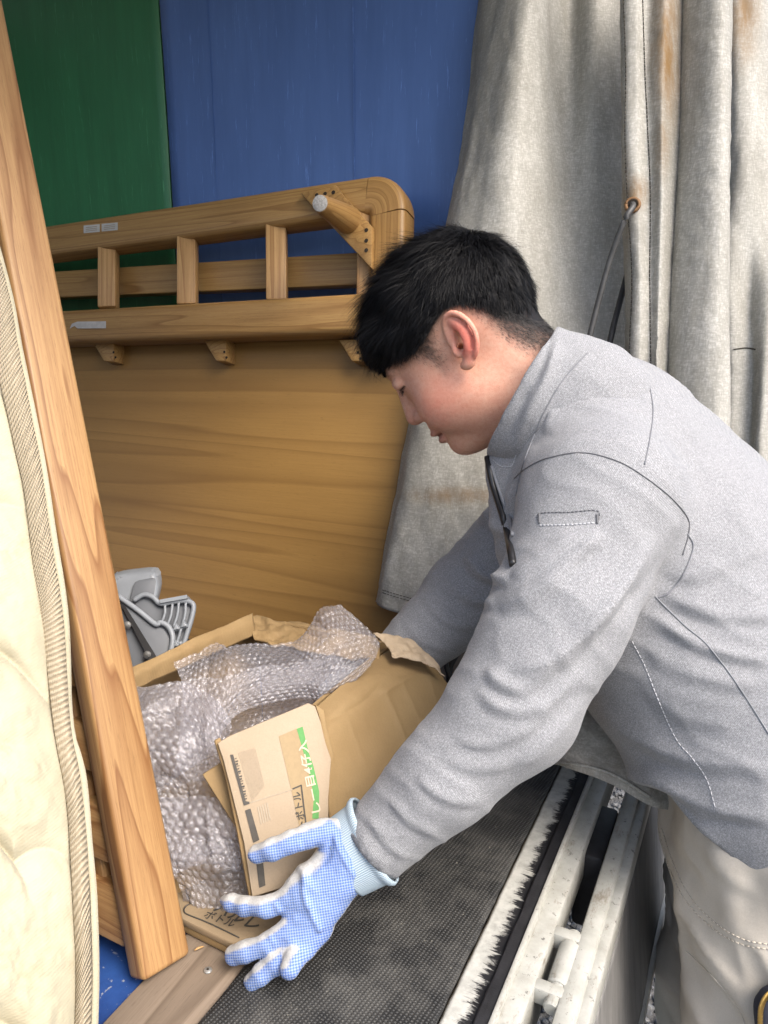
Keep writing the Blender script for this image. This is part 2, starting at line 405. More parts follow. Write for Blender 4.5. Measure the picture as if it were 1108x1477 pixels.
def m_canvas(name='dirty_canvas'):
    m = Mt(name, .62); v = m.co(); base = m.ramp(m.noise(v, 5, 6, .65), [(.25, (.46, .45, .41)), (.7, (.60, .59, .545))])
    st = m.noise(m.co('Object', (3, 3, .35)), 9, 6, .7); c = m.mix(m.ramp(st, [(.35, .6), (.6, 0.)]), base, (.34, .325, .28))
    cr = m.noise(m.co('Object', (1, 1, 1), (.2, .3, .1)), 38, 10, .85, 1.5); c = m.mix(m.ramp(cr, [(.30, .55), (.42, 0.)]), c, (.26, .24, .205))
    sp = m.noise(v, 130, 3, .7); c = m.mix(m.ramp(sp, [(.31, .3), (.38, 0.)]), c, (.15, .14, .12))
    wv = m.math('MULTIPLY', m.noise(m.co('Object', (1, 1, .18)), 420, 3, .7), m.noise(m.co('Object', (.22, .22, 1)), 420, 3, .7)); c = m.mix(m.ramp(wv, [(.17, .5), (.30, 0.)]), c, (.30, .29, .25)); c = m.mix(m.ramp(wv, [(.27, 0.), (.38, .45)]), c, (.72, .71, .67))
    d3 = m.noise(m.co('Object', (1, 1, .22)), 34, 8, .8, .6); c = m.mix(m.ramp(d3, [(.38, .4), (.50, 0.)]), c, (.34, .325, .28))
    rust = m.math('MULTIPLY', m.attr('stain'), m.ramp(m.noise(m.co('Object', (2, 2, .5)), 22, 6, .75), [(.3, .25), (.6, 1.)])); c = m.mix(rust, c, (.27, .155, .05))
    m.color(c); w = m.math('ADD', m.wave(v, 330, 0., axis='Z'), m.wave(m.co('Object', (1, 1, 1), (0, 0, math.radians(26))), 330, 0., axis='X'))
    m.bump(w, .1, .0006); m.bump(m.noise(v, 70, 8, .75), .2, .002); m.bump(m.noise(m.co('Object', (1, 1, .3)), 14, 4, .6), .3, .012)
    tr = m.n('BsdfTranslucent'); m.l(c, tr.inputs['Color']); mx = m.n('MixShader'); mx.inputs[0].default_value = .35
    m.l(m.b.outputs[0], mx.inputs[1]); m.l(tr.outputs[0], mx.inputs[2]); m.l(mx.outputs[0], m.out.inputs[0]); return m.m
CANVAS = m_canvas()
def m_mat():
    m = Mt('perforated_rubber_mat', .7); v = m.co(); r = m.co('Object', (1, 1, 1), (0, 0, math.radians(8)))
    a = m.wave(r, 72, .15, axis='X', det=0); b = m.wave(r, 90, .15, axis='Y', det=0); h = m.math('MULTIPLY', a, b)
    dust = m.noise(v, 14, 6, .7); c = m.ramp(h, [(.1, (.008, .008, .008)), (.5, (.042, .043, .042))])
    c = m.mix(m.ramp(dust, [(.42, 0.), (.72, .45)]), c, (.16, .155, .14)); sp = m.noise(v, 190, 3); c = m.mix(m.ramp(sp, [(.70, 0.), (.75, .7)]), c, (.25, .24, .2))
    m.color(c); m.bump(h, .8, .0015); return m.m
MAT = m_mat()
def m_worn():
    """white paint with black tar bristling out along one side; 'sx' runs 0..1 across, gc along"""
    m = Mt('worn_white_edge', .5); v = m.co('Object', (1, 1, 1)); s = m.attr('sx')
    br = m.noise(m.co('Object', (16, 330, 16)), 1.0, 6, .85, .3); br2 = m.noise(m.co('Object', (20, 55, 20)), 1.0, 8, .8, .8)
    t = m.math('ADD', s, m.math('MULTIPLY', m.math('SUBTRACT', m.math('ADD', m.math('MULTIPLY', br, .8), m.math('MULTIPLY', br2, 1.2)), 1.0), 1.3))
    k = m.ramp(t, [(.60, 0.), (.70, 1.)]); base = m.ramp(m.noise(v, 60, 5, .7), [(.3, (.28, .28, .255)), (.6, (.44, .44, .405))])
    edge = m.ramp(m.math('ADD', s, m.math('MULTIPLY', m.noise(v, 50, 5, .8), .12)), [(.07, 1.), (.13, 0.)]); base = m.mix(edge, base, (.10, .085, .06))
    scr = m.noise(m.co('Object', (22, 480, 22)), 1.0, 4, .8, .4); k = m.math('MAXIMUM', k, m.math('MULTIPLY', m.ramp(scr, [(.62, 0.), (.66, 1.)]), m.ramp(s, [(.2, 0.), (.5, .9)])))
    m.color(m.mix(k, base, (.012, .012, .014))); m.bump(k, .5, .0015); return m.m
WORN = m_worn()
def m_white(name='chalky_white_paint', c1=(.29, .285, .25), c2=(.42, .42, .385), rust=1.0):
    m = Mt(name, .38); v = m.co(); c = m.ramp(m.noise(v, 26, 6, .7), [(.3, c1), (.62, c2)])
    d = m.noise(m.co('Object', (1, .35, 1)), 34, 8, .8); c = m.mix(m.ramp(d, [(.55, 0.), (.66, .7*rust)]), c, (.13, .09, .05))
    e = m.noise(v, 95, 5, .8); c = m.mix(m.ramp(e, [(.60, 0.), (.66, .8*rust)]), c, (.06, .055, .05))
    m.color(c); m.bump(d, .2, .001); return m.m
WHITE = m_white(); WHITE2 = m_white('cream_painted_steel', (.31, .31, .275), (.41, .41, .375), .9)
BLACK = plain('black_rubber', (.014, .014, .016), .55, .4, 60, .4); BLACKP = plain('black_plastic', (.012, .012, .013), .4); CORD = plain('grey_rubber_cord', (.045, .045, .045), .5, .3, 60)
GREYP = plain('grey_plastic', (.235, .255, .28), .42, .10, 14, .1); GREYD = plain('dark_grey_plastic', (.13, .14, .155), .5, .12, 14, .1)
def m_tsheet():
    m = Mt('scuffed_grey_liner', .5); v = m.co('Object', (1, .12, 1)); n = m.noise(m.co('Object', (1, 1, .06)), 60, 7, .7)
    m.color(m.ramp(n, [(.3, (.10, .098, .095)), (.7, (.24, .235, .225))])); m.bump(n, .2, .001); return m.m
TSHEET = m_tsheet()
def m_card(name, c, c2, cor=1.0):
    m = Mt(name, .78); v = m.co(); n = m.noise(v, 7, 4); f = m.noise(v, 500, 3, .7); c_ = m.ramp(n, [(.3, c2), (.7, c)])
    c_ = m.mix(m.ramp(f, [(.3, .22), (.6, 0.)]), c_, tuple(x*.7 for x in c2)); sc = m.noise(m.co('Object', (1, 1, 3)), 26, 9, .8); c_ = m.mix(m.ramp(sc, [(.62, 0.), (.72, .3)]), c_, tuple(min(1, x*1.5+.03) for x in c))
    m.color(c_); m.bump(m.wave(m.co('gc'), 60, .05, axis='Y'), .10*cor, .0006); m.bump(m.noise(v, 30, 6, .7), .25, .002); return m.m
CARD = m_card('brown_cardboard', (.30, .205, .095), (.245, .16, .07)); CARDL = m_card('pale_cardboard_face', (.38, .30, .215), (.31, .24, .16), .5); CARDT = m_card('torn_cardboard', (.56, .45, .32), (.45, .34, .22), 2)
def m_kraftdark():
    return m_card('grey_brown_cardboard', (.27, .205, .125), (.22, .16, .095))
CARDD = m_kraftdark()
INK = plain('black_print', (.05, .044, .036), .7, .2, 200, .05); INKS = plain('grey_print', (.32, .27, .20), .75, .1, 200, .05); INKG = plain('green_print', (.085, .26, .07), .7, .1, 200, .05); INKW = plain('cream_print', (.50, .42, .32), .7, .06, 200, .05); KRAFT = plain('kraft_print', (.30, .22, .12), .75, .06, 200, .05)
def m_bubble():
    m = Mt('bubble_film', .1); m.t.nodes.remove(m.b)
    tr = m.n('BsdfTransparent'); tr.inputs[0].default_value = (.95, .95, .965, 1); gl = m.n('BsdfGlossy'); gl.inputs['Roughness'].default_value = .17; gl.inputs[0].default_value = (1, 1, 1, 1)
    df = m.n('BsdfTranslucent'); df.inputs[0].default_value = (.84, .84, .93, 1); d2 = m.n('BsdfDiffuse'); d2.inputs[0].default_value = (.82, .82, .91, 1)
    bp = m.n('Bump'); bp.inputs['Strength'].default_value = .5; bp.inputs['Distance'].default_value = .002; v = m.co(); m.l(m.noise(v, 90, 6, .75, 1.0), bp.inputs['Height']); m.l(bp.outputs[0], gl.inputs['Normal'])
    fr = m.n('Fresnel'); fr.inputs['IOR'].default_value = 1.5; m.l(bp.outputs[0], fr.inputs['Normal'])
    a = m.n('MixShader'); a.inputs[0].default_value = .5; m.l(df.outputs[0], a.inputs[1]); m.l(d2.outputs[0], a.inputs[2])
    b = m.n('MixShader'); b.inputs[0].default_value = .215; m.l(tr.outputs[0], b.inputs[1]); m.l(a.outputs[0], b.inputs[2])
    c = m.n('MixShader'); m.l(m.math('MULTIPLY_ADD', fr.outputs[0], .75, .015), c.inputs[0]); m.l(b.outputs[0], c.inputs[1]); m.l(gl.outputs[0], c.inputs[2]); m.l(c.outputs[0], m.out.inputs[0]); return m.m
BUBBLE = m_bubble()
def m_jersey():
    m = Mt('heather_grey_jersey', .85); m.b.inputs['Sheen Weight'].default_value = .12; v = m.co()
    h = m.noise(v, 640, 4, .85); c = m.ramp(h, [(.36, (.14, .143, .15)), (.51, (.245, .249, .26)), (.64, (.42, .424, .435))])
    big = m.noise(v, 12, 4); c = m.mix(m.ramp(big, [(.3, .12), (.7, 0.)]), c, (.19, .194, .20))
    tw = m.wave(m.co('Object', (1, 1, 1), (.35, .7, .2)), 210, .25, axis='X', det=1); c = m.mix(m.math('MULTIPLY', tw, .30), c, (.15, .153, .163))
    m.color(c); m.bump(tw, .25, .0008); m.bump(h, .22, .0008); m.bump(m.noise(v, 55, 5, .6), .16, .003); return m.m
JERSEY = m_jersey()
def m_pants():
    m = Mt('beige_work_cotton', .85); v = m.co(); n = m.noise(v, 14, 5); c = m.ramp(n, [(.3, (.43, .39, .33)), (.7, (.51, .47, .405))]); f = m.noise(v, 700, 2)
    c = m.mix(m.ramp(f, [(.3, .2), (.6, 0.)]), c, (.28, .24, .19)); m.color(c); m.bump(m.wave(m.co('Object', (1, 1, 1), (.5, .6, 0)), 300, .1, axis='X'), .12, .0006); m.bump(m.noise(v, 30, 5, .6), .25, .004); return m.m
PANTS = m_pants(); PSTITCH = plain('beige_thread', (.50, .45, .37), .8); GSTITCH = plain('grey_thread', (.12, .122, .13), .85); LSTITCH = plain('light_grey_thread', (.44, .45, .47), .85); DSTITCH = plain('dark_thread', (.05, .045, .035), .85); SEAMG = plain('grey_seam_tape', (.19, .195, .21), .9)
def m_skin():
    m = Mt('skin', .48); v = m.co(); n = m.noise(v, 60, 5, .6); c = m.attr('col', 'Color')
    c = m.mix(m.ramp(n, [(.35, .0), (.7, .4)]), c, (.92, .70, .64), 'MULTIPLY'); n2 = m.noise(v, 210, 4, .7); c = m.mix(m.ramp(n2, [(.40, .4), (.58, 0.)]), c, (.86, .70, .66), 'MULTIPLY'); sp = m.noise(v, 130, 2, .5); c = m.mix(m.ramp(sp, [(.735, 0.), (.76, .6)]), c, (.20, .09, .06)); po = m.noise(v, 700, 3, .6); c = m.mix(m.ramp(po, [(.28, .7), (.42, 0.)]), c, (.72, .6, .55), 'MULTIPLY')
    m.color(c); m.b.inputs['Subsurface Weight'].default_value = .10; m.b.inputs['Subsurface Radius'].default_value = (1, .35, .2); m.b.inputs['Subsurface Scale'].default_value = .006
    m.b.inputs['Specular IOR Level'].default_value = .175; m.bump(po, .3, .0006); m.bump(n2, .22, .0010); return m.m
SKIN = m_skin()
def m_hair():
    m = Mt('black_hair', .48); v = m.co(); m.color((.0045, .0045, .0055)); m.b.inputs['Specular IOR Level'].default_value = .17; return m.m
HAIR = m_hair()
STUB = plain('clipped_black_hair', (.022, .019, .018), .6)
def m_glove():
    m = Mt('blue_dotted_glove', .8); v = m.co('gc'); r = m.co('gc', (1, 1, 1), (0, 0, math.radians(40)))
    k = 370; sx = m.n('SeparateXYZ'); m.l(r, sx.inputs[0])
    a = m.math('SINE', m.math('MULTIPLY', sx.outputs[0], 2*math.pi*k)); b = m.math('SINE', m.math('MULTIPLY', sx.outputs[1], 2*math.pi*k)); d = m.math('MULTIPLY', a, b)
    d2 = m.ramp(m.math('ADD', m.math('MULTIPLY', m.math('ADD', a, b), .25), .5), [(.42, 0.), (.62, 1.)])
    w = m.noise(m.co(), 16, 3); knit = m.ramp(w, [(.3, (.24, .31, .50)), (.7, (.29, .365, .54))]); dot = m.ramp(w, [(.3, (.075, .145, .42)), (.7, (.11, .20, .47))])
    face = m.attr('face'); c = m.mix(d2, knit, dot); wn = m.noise(m.co(), 500, 3); wh = m.ramp(wn, [(.3, (.36, .36, .35)), (.7, (.48, .48, .465))]); c = m.mix(face, wh, c)
    m.color(c); m.bump(m.math('MULTIPLY', d2, face), .55, .0012); m.bump(wn, .2, .0008); m.bump(m.noise(m.co(), 60, 4), .3, .003); return m.m
GLOVE = m_glove()
def m_cuff():
    m = Mt('ribbed_glove_cuff', .85); v = m.co('gc'); w = m.wave(v, 160, .1, axis='X'); m.color(m.ramp(w, [(.2, (.27, .36, .44)), (.8, (.43, .51, .56))])); m.bump(w, .5, .0015); return m.m
CUFF = m_cuff()
def m_mattress():
    m = Mt('cream_quilted_fabric', .85); v = m.co(); n = m.noise(v, 9, 5, .6); c = m.ramp(n, [(.3, (.36, .325, .225)), (.7, (.43, .395, .29))])
    st = m.noise(v, 26, 6, .7); c = m.mix(m.ramp(st, [(.55, 0.), (.72, .35)]), c, (.34, .26, .135)); m.color(c)
    w = m.wave(m.co('gc', (1, 1, 1), (0, 0, .6)), 130, .6, axis='X'); m.bump(w, .14, .0009); m.bump(m.noise(v, 75, 5, .7), .35, .003); m.b.inputs['Sheen Weight'].default_value = .1; return m.m
QUILT = m_mattress()
def m_binding():
    m = Mt('cream_binding_tape', .9); v = m.co('gc'); w = m.wave(v, 62, 1.2, axis='X', det=3, dscale=3); w2 = m.wave(v, 150, .6, axis='Y')
    c = m.ramp(w, [(.15, (.29, .235, .155)), (.6, (.41, .35, .25))]); m.color(c); m.bump(w, .7, .0025); m.bump(w2, .35, .001); return m.m
BIND = m_binding()
STEEL = plain('dull_steel', (.30, .30, .29), .45, .3, 90, .3, Metallic=.6); FELT = plain('grey_felt', (.34, .33, .31), .95, .3, 300, .6); RUSTM = plain('rusty_brass', (.16, .085, .035), .6, .4, 90, .5, Metallic=.3)
PAPER = plain('white_sticker', (.45, .44, .41), .7, .1, 40, .1); TAPE = plain('clear_tape', (.46, .45, .43), .25, .15, 60, .2)
NAVY = plain('navy_canvas', (.012, .014, .026), .8, .3, 120, .4); GOLD = plain('brass_zip', (.45, .29, .09), .35, .2, 50, .2, Metallic=.9); HOLE = plain('dark_hole', (.02, .014, .009), .9)
LIP = None
GRAVEL = None
def m_gravel():
    m = Mt('grey_stone', .85); v = m.co(); n = m.noise(v, 75, 3, .7); m.color(m.ramp(n, [(.3, (.035, .037, .04)), (.55, (.105, .107, .11)), (.75, (.21, .21, .205))])); m.bump(m.noise(v, 300, 4), .4, .002); return m.m
GRAVEL = m_gravel()
def m_ground():
    m = Mt('gravelly_asphalt', .9); v = m.co(); d = m.vor(v, 110); c = m.ramp(m.noise(v, 90, 4, .7), [(.3, (.03, .03, .032)), (.7, (.11, .11, .108))]); m.color(c); m.bump(d, .8, .006); return m.m
GROUND = m_ground()
LINER = plain('green_side_liner', (.10, .19, .045), .6, .2, 20, .2)
# ------------------------------------------------------------ ground
GZ = -.85
V = [(-60, -60, GZ), (60, -60, GZ), (60, 60, GZ), (-60, 60, GZ)]
tag(meshobj('ground', V, [[0, 1, 2, 3]], GROUND, smooth=False), kind='structure')
def stones():
    bm = bmesh.new(); bmesh.ops.create_icosphere(bm, subdivisions=1, radius=1); B = np.array([v.co for v in bm.verts]); F0 = [[v.index for v in f.verts] for f in bm.faces]; bm.free()
    n = 7000; c = np.stack([rng.uniform(-.35, .75, n), rng.uniform(.9, 2.5, n), np.full(n, GZ)], 1); V = []; F = []
    for i in range(n):
        r = rng.uniform(.005, .0125); s = rng.uniform(.6, 1.3, 3)*r; a = rng.normal(size=(3, 3)); q, _ = np.linalg.qr(a)
        P = (B*(1+.25*rng.normal(size=(12, 1))*.6)*s)@q+c[i]+[0, 0, r*.35]; V.append(P); F += [[k+12*i for k in f] for f in F0]
    return np.concatenate(V), F
sv, sf = stones(); tag(meshobj('gravel', sv, sf, GRAVEL, smooth=False), 'loose grey gravel chips scattered over the dark ground', 'gravel', kind='stuff')

def box(name, lo, hi, mat, parent, bev=.003):
    lo = np.asarray(lo, float); hi = np.asarray(hi, float); c = (lo+hi)/2
    return beam(name, (c[0], lo[1], c[2]), (c[0], hi[1], c[2]), hi[0]-lo[0], hi[2]-lo[2], (1, 0, 0), mat, parent, bev)
# ------------------------------------------------------------ truck
Y0, Y1, XF = .16, 1.68, -1.95
truck = empty('truck', (0, 0, GZ)); tag(truck, 'white flatbed truck with lowered tailgate and blue load floor', 'truck')
box('bed_floor', (XF, Y0, -.05), (-.195, Y1, -.004), BLUEF, truck, 0)
box('bed_underframe', (XF, Y0, -.12), (.10, Y1, -.055), BLACK, truck, 0)
pl = beam('floor_plank', (-.1535, Y0, -.012), (-.1535, Y1, -.012), .088, .026, (1, 0, 0), W_PLANK, truck, .002)
beam('floor_plank', (.0, Y0, -.03), (.0, Y1, -.03), .21, .03, (1, 0, 0), W_PLANK, truck, .001)
# worn sill strip, black gum strip, white channel
def strip(name, x0, x1, z, th, mat, n=2, bumpy=0.0, parent=truck):
    nu = 160; ys = np.linspace(Y0, Y1, nu); xs = np.linspace(0, 1, 9)
    P = np.zeros((nu, 9, 3)); P[..., 0] = x0+(x1-x0)*xs; P[..., 1] = ys[:, None]; P[..., 2] = z
    if bumpy: P[..., 2] += bumpy*fbm(P*[1, .5, 1], 70, 3); P[:, -1, 0] += bumpy*1.2*fbm(P[:, -1], 60, 3); P[:, 0, 0] += bumpy*1.2*fbm(P[:, 0], 60, 3)
    return sheet(name, P, th, mat, parent, attrs={'sx': np.tile(xs, (nu, 1))})
strip('sill_edge', .1045, .1385, .003, .03, WORN, bumpy=.0006)
strip('rubber_seal', .1365, .152, .008, .03, BLACK, bumpy=.0012)
box('sill_lip', (.1505, Y0, -.02), (.1565, Y1, .012), WHITE, truck, .002)
box('sill_channel', (.1545, Y0, -.05), (.1785, Y1, .003), WHITE, truck, .004)
box('sill_face', (.138, Y0, -.085), (.156, Y1, -.048), WHITE2, truck, .003)
box('rubber_stop', (.165, .90, -.13), (.203, 1.02, -.012), BLACK, truck, .008)
# number plate below the sill, mostly in shade
plt = slab('number_plate', [(.160, .60, -.060), (.160, .90, -.060), (.160, .90, -.165), (.160, .60, -.165)], .003, WHITE2, truck)
nplt = nrm(np.cross((0, 1, 0), (.0, 0, -.16))); nplt = nplt if nplt[0] > 0 else -nplt
text('plate_digit', '0', (.160, .665, -.150), (0, 1, 0), (0, 0, .16), .11, INK, plt, nplt, .0025, .75, .02)
text('plate_digit', '2', (.160, .765, -.150), (0, 1, 0), (0, 0, .16), .11, INK, plt, nplt, .0025, .75, .02)
# tailgate, hanging open
tg = empty('x'); bpy.data.objects.remove(tg)
gate = box('tailgate', (.214, Y0, -.30), (.236, Y1, -.012), WHITE2, truck, .004)
def gpart(name, lo, hi, mat, bev=.003):
    o = box(name, lo, hi, mat, None, bev); o.parent = gate; return o
gpart('gate_top_rail', (.204, Y0, -.035), (.2265, Y1, .002), WHITE2, .006)
gpart('gate_top_rail', (.2255, Y0, -.045), (.2385, Y1, -.004), WHITE, .003)
gpart('gate_lower_rail', (.236, Y0, -.312), (.2715, Y1, -.286), WHITE2, .004)
Pq = patchpts([[(.2375, Y0, -.044), (.2375, Y1, -.044)], [(.250, Y0, -.17), (.250, Y1, -.17)], [(.2645, Y0, -.285), (.2645, Y1, -.285)]], 16, 60); Pq[..., 0] += .0012*fbm(Pq, 12, 3)
o = sheet('gate_liner', Pq, .003, TSHEET, None); o.parent = gate
# hinge between sill and gate
def hinge(y):
    h = empty('hinge', (0, 0, 0)); h.parent = truck; h.matrix_parent_inverse = Matrix.Translation(truck.location).inverted()
    def pc(n, lo, hi, b=.0025):
        o = box(n, lo, hi, WHITE2, None, b); o.parent = h
    pc('hinge_plate', (.166, y-.050, -.022), (.179, y+.046, -.004)); pc('hinge_arm', (.176, y-.050, -.020), (.208, y-.034, .002), .004); pc('hinge_arm', (.176, y+.030, -.020), (.208, y+.046, .002), .004)
    o = lathe('hinge_pin', (.199, y-.060, -.008), (.199, y+.050, -.008), [(0, .007), (.02, .009), (.98, .009), (1, .007)], WHITE2, None, 16); o.parent = h
    o = lathe('hinge_barrel', (.199, y-.032, -.008), (.199, y+.028, -.008), [(0, .0105), (.03, .0125), (.97, .0125), (1, .0105)], WHITE2, None, 18); o.parent = h
    pc('hinge_leaf', (.205, y-.034, -.040), (.216, y+.030, -.014), .003)
hinge(.705)
hinge(1.35)
# side wall below the liners, front wall, hood
box('side_gate', (XF, Y1, -.06), (.15, Y1+.03, .30), WHITE2, truck, .004)
box('side_gate_liner', (-.9, Y1-.012, .002), (.10, Y1-.002, .045), LINER, truck, .003)
box('side_gate', (XF, Y0-.03, -.06), (.0, Y0, .30), WHITE2, truck, .004)
box('front_bulkhead', (XF-.03, Y0-.03, -.06), (XF, Y1+.03, .62), WHITE2, truck, .004)
box('side_pillar', (.09, Y1-.02, .0), (.15, Y1+.028, .55), WHITE2, truck, .006)

hood = empty('canvas_hood', (0, 0, 0)); tag(hood, 'weathered grey canvas truck hood with gathered rear curtain and stitched folds', 'canvas hood')
def quadsheet(name, q, nu=24, nv=24, amp=.01):
    P = patchpts([[q[0], q[1]], [q[3], q[2]]], nu, nv); P = P+gnormals(P)*(amp*fbm(P, 3, 3))[..., None]
    return sheet(name, P, .002, CANVAS, hood, attrs={'stain': np.zeros((nu, nv))})
ZR = 1.62
quadsheet('hood_roof', [(XF, Y0-.03, ZR), (.12, Y0-.03, ZR), (.12, Y1+.06, ZR), (XF, Y1+.06, ZR)])
quadsheet('hood_side', [(XF, Y1+.045, ZR), (.05, Y1+.045, ZR), (.05, Y1+.045, .2), (XF, Y1+.045, .2)])
quadsheet('hood_front', [(XF-.02, Y0-.03, ZR), (XF-.02, Y1+.05, ZR), (XF-.02, Y1+.05, .5), (XF-.02, Y0-.03, .5)])
def curtain(name, rows, nu, nv, th=.0025, amp=.004, vert=.0, stain=None, parent=None):
    P = patchpts(pxgrid(rows), nu, nv); n = gnormals(P)
    u = np.linspace(0, 1, nu)[:, None]; v = np.linspace(0, 1, nv)[None, :]
    P = P+n*(amp*fbm(P*[1, 1, .35], 11, 4)+.0010*fbm(P, 60, 3))[..., None]
    if vert: P = P+n*(vert*fbm(P*[1, 1, .06], 16, 2, off=3.3))[..., None]
    st = np.zeros((nu, nv))
    if stain is not None:
        X, Y, D = proj(P)
        for (cx, cy, rx, ry, s) in stain: st = np.maximum(st, s*np.clip(1.25-np.hypot((X-cx)/rx, (Y-cy)/ry), 0, 1))
    return sheet(name, P, th, CANVAS, parent or hood, attrs={'stain': st}), P
# big hanging fold beside the blue board
c1, C1P = curtain('curtain_fold', [
    [(712, -150, 1.52), (725, -150, 1.46), (770, -150, 1.37), (830, -150, 1.42), (880, -150, 1.40), (960, -150, 1.46)],
    [(693, 0, 1.50), (705, 0, 1.43), (760, 0, 1.34), (820, 0, 1.41), (865, 0, 1.37), (950, 0, 1.44)],
    [(668, 180, 1.48), (686, 180, 1.41), (745, 180, 1.32), (815, 180, 1.40), (865, 180, 1.38), (950, 180, 1.44)],
    [(640, 340, 1.47), (662, 340, 1.39), (735, 340, 1.32), (815, 340, 1.38), (870, 340, 1.38), (950, 340, 1.43)],
    [(605, 520, 1.46), (630, 520, 1.38), (715, 520, 1.32), (810, 520, 1.36), (875, 520, 1.39), (950, 520, 1.43)],
    [(572, 700, 1.45), (595, 700, 1.38), (700, 700, 1.33), (800, 700, 1.35), (875, 700, 1.38), (950, 700, 1.42)],
    [(552, 800, 1.44), (572, 805, 1.38), (680, 820, 1.33), (790, 830, 1.35), (870, 840, 1.38), (950, 850, 1.42)],
    [(543, 868, 1.435), (560, 880, 1.37), (650, 902, 1.325), (760, 920, 1.34), (860, 930, 1.38), (950, 940, 1.42)]], 130, 110, vert=.004,
    stain=[(655, 715, 70, 14, .75), (800, 560, 90, 40, .25)])
# folded strip with the two stitched seams and the eyelet
c2, C2P = curtain('curtain_strip', [
    [(893, -120, 1.300), (897, -120, 1.245), (918, -120, 1.225), (938, -120, 1.235), (965, -120, 1.215), (985, -120, 1.25), (1012, -120, 1.30)],
    [(893, 0, 1.300), (896, 0, 1.245), (917, 0, 1.225), (936, 0, 1.235), (962, 0, 1.215), (984, 0, 1.25), (1010, 0, 1.30)],
    [(896, 140, 1.300), (899, 140, 1.245), (917, 140, 1.230), (934, 140, 1.235), (958, 140, 1.215), (980, 140, 1.25), (1006, 140, 1.30)],
    [(897, 285, 1.295), (902, 285, 1.240), (920, 285, 1.222), (938, 285, 1.235), (956, 285, 1.215), (974, 285, 1.25), (1000, 285, 1.30)],
    [(902, 420, 1.300), (906, 420, 1.245), (922, 420, 1.225), (938, 420, 1.235), (952, 420, 1.220), (966, 420, 1.25), (990, 420, 1.30)],
    [(899, 560, 1.300), (904, 560, 1.245), (922, 560, 1.225), (936, 560, 1.235), (948, 560, 1.220), (958, 560, 1.25), (982, 560, 1.30)],
    [(899, 760, 1.300), (904, 760, 1.245), (922, 760, 1.225), (936, 760, 1.235), (948, 760, 1.220), (956, 760, 1.25), (980, 760, 1.30)],
    [(900, 960, 1.26), (905, 960, 1.215), (922, 960, 1.20), (936, 960, 1.205), (948, 960, 1.195), (956, 960, 1.22), (980, 960, 1.26)]], 150, 70, amp=.002, vert=.004,
    stain=[(962, 70, 26, 130, .95), (915, 278, 22, 26, 1.0), (955, 200, 14, 60, .5), (903, 300, 8, 90, .4)])
# wide pale fold
c3, C3P = curtain('curtain_fold', [
    [(975, -120, 1.30), (992, -120, 1.24), (1020, -120, 1.20), (1045, -120, 1.19), (1056, -120, 1.22), (1050, -120, 1.32)],
    [(975, 0, 1.30), (990, 0, 1.24), (1020, 0, 1.20), (1045, 0, 1.19), (1056, 0, 1.22), (1050, 0, 1.32)],
    [(968, 200, 1.30), (985, 200, 1.24), (1018, 200, 1.20), (1045, 200, 1.19), (1055, 200, 1.22), (1050, 200, 1.32)],
    [(958, 420, 1.30), (975, 420, 1.24), (1012, 420, 1.20), (1043, 420, 1.19), (1055, 420, 1.22), (1050, 420, 1.32)],
    [(950, 700, 1.30), (966, 700, 1.24), (1008, 700, 1.20), (1042, 700, 1.19), (1054, 700, 1.22), (1050, 700, 1.32)],
    [(945, 960, 1.28), (960, 960, 1.20), (1004, 960, 1.16), (1042, 960, 1.15), (1054, 960, 1.20), (1050, 960, 1.32)]], 130, 60, amp=.003)
# outer canvas beyond
c4, C4P = curtain('hood_outer_flap', [
    [(1020, -120, 1.50), (1050, -120, 1.43), (1080, -120, 1.42), (1130, -120, 1.43), (1200, -120, 1.42), (1300, -120, 1.45)],
    [(1020, 60, 1.50), (1052, 60, 1.43), (1085, 60, 1.42), (1130, 60, 1.44), (1200, 60, 1.42), (1300, 60, 1.45)],
    [(1020, 250, 1.50), (1050, 250, 1.44), (1080, 250, 1.42), (1130, 250, 1.45), (1200, 250, 1.42), (1300, 250, 1.45)],
    [(1020, 420, 1.50), (1050, 420, 1.44), (1080, 420, 1.45), (1115, 420, 1.42), (1180, 420, 1.45), (1300, 420, 1.45)],
    [(1020, 560, 1.50), (1055, 560, 1.45), (1085, 560, 1.45), (1105, 560, 1.41), (1170, 560, 1.44), (1300, 560, 1.45)],
    [(1020, 720, 1.50), (1050, 720, 1.45), (1075, 720, 1.45), (1095, 720, 1.41), (1150, 720, 1.42), (1300, 720, 1.45)],
    [(1020, 950, 1.50), (1050, 950, 1.45), (1075, 950, 1.45), (1095, 950, 1.40), (1150, 950, 1.42), (1300, 950, 1.45)],
    [(1020, 1120, 1.50), (1050, 1120, 1.45), (1075, 1120, 1.45), (1095, 1120, 1.40), (1150, 1120, 1.42), (1300, 1120, 1.45)]], 120, 100, amp=.006, stain=[(1072, 20, 26, 75, .9), (1058, 60, 12, 60, .5)])
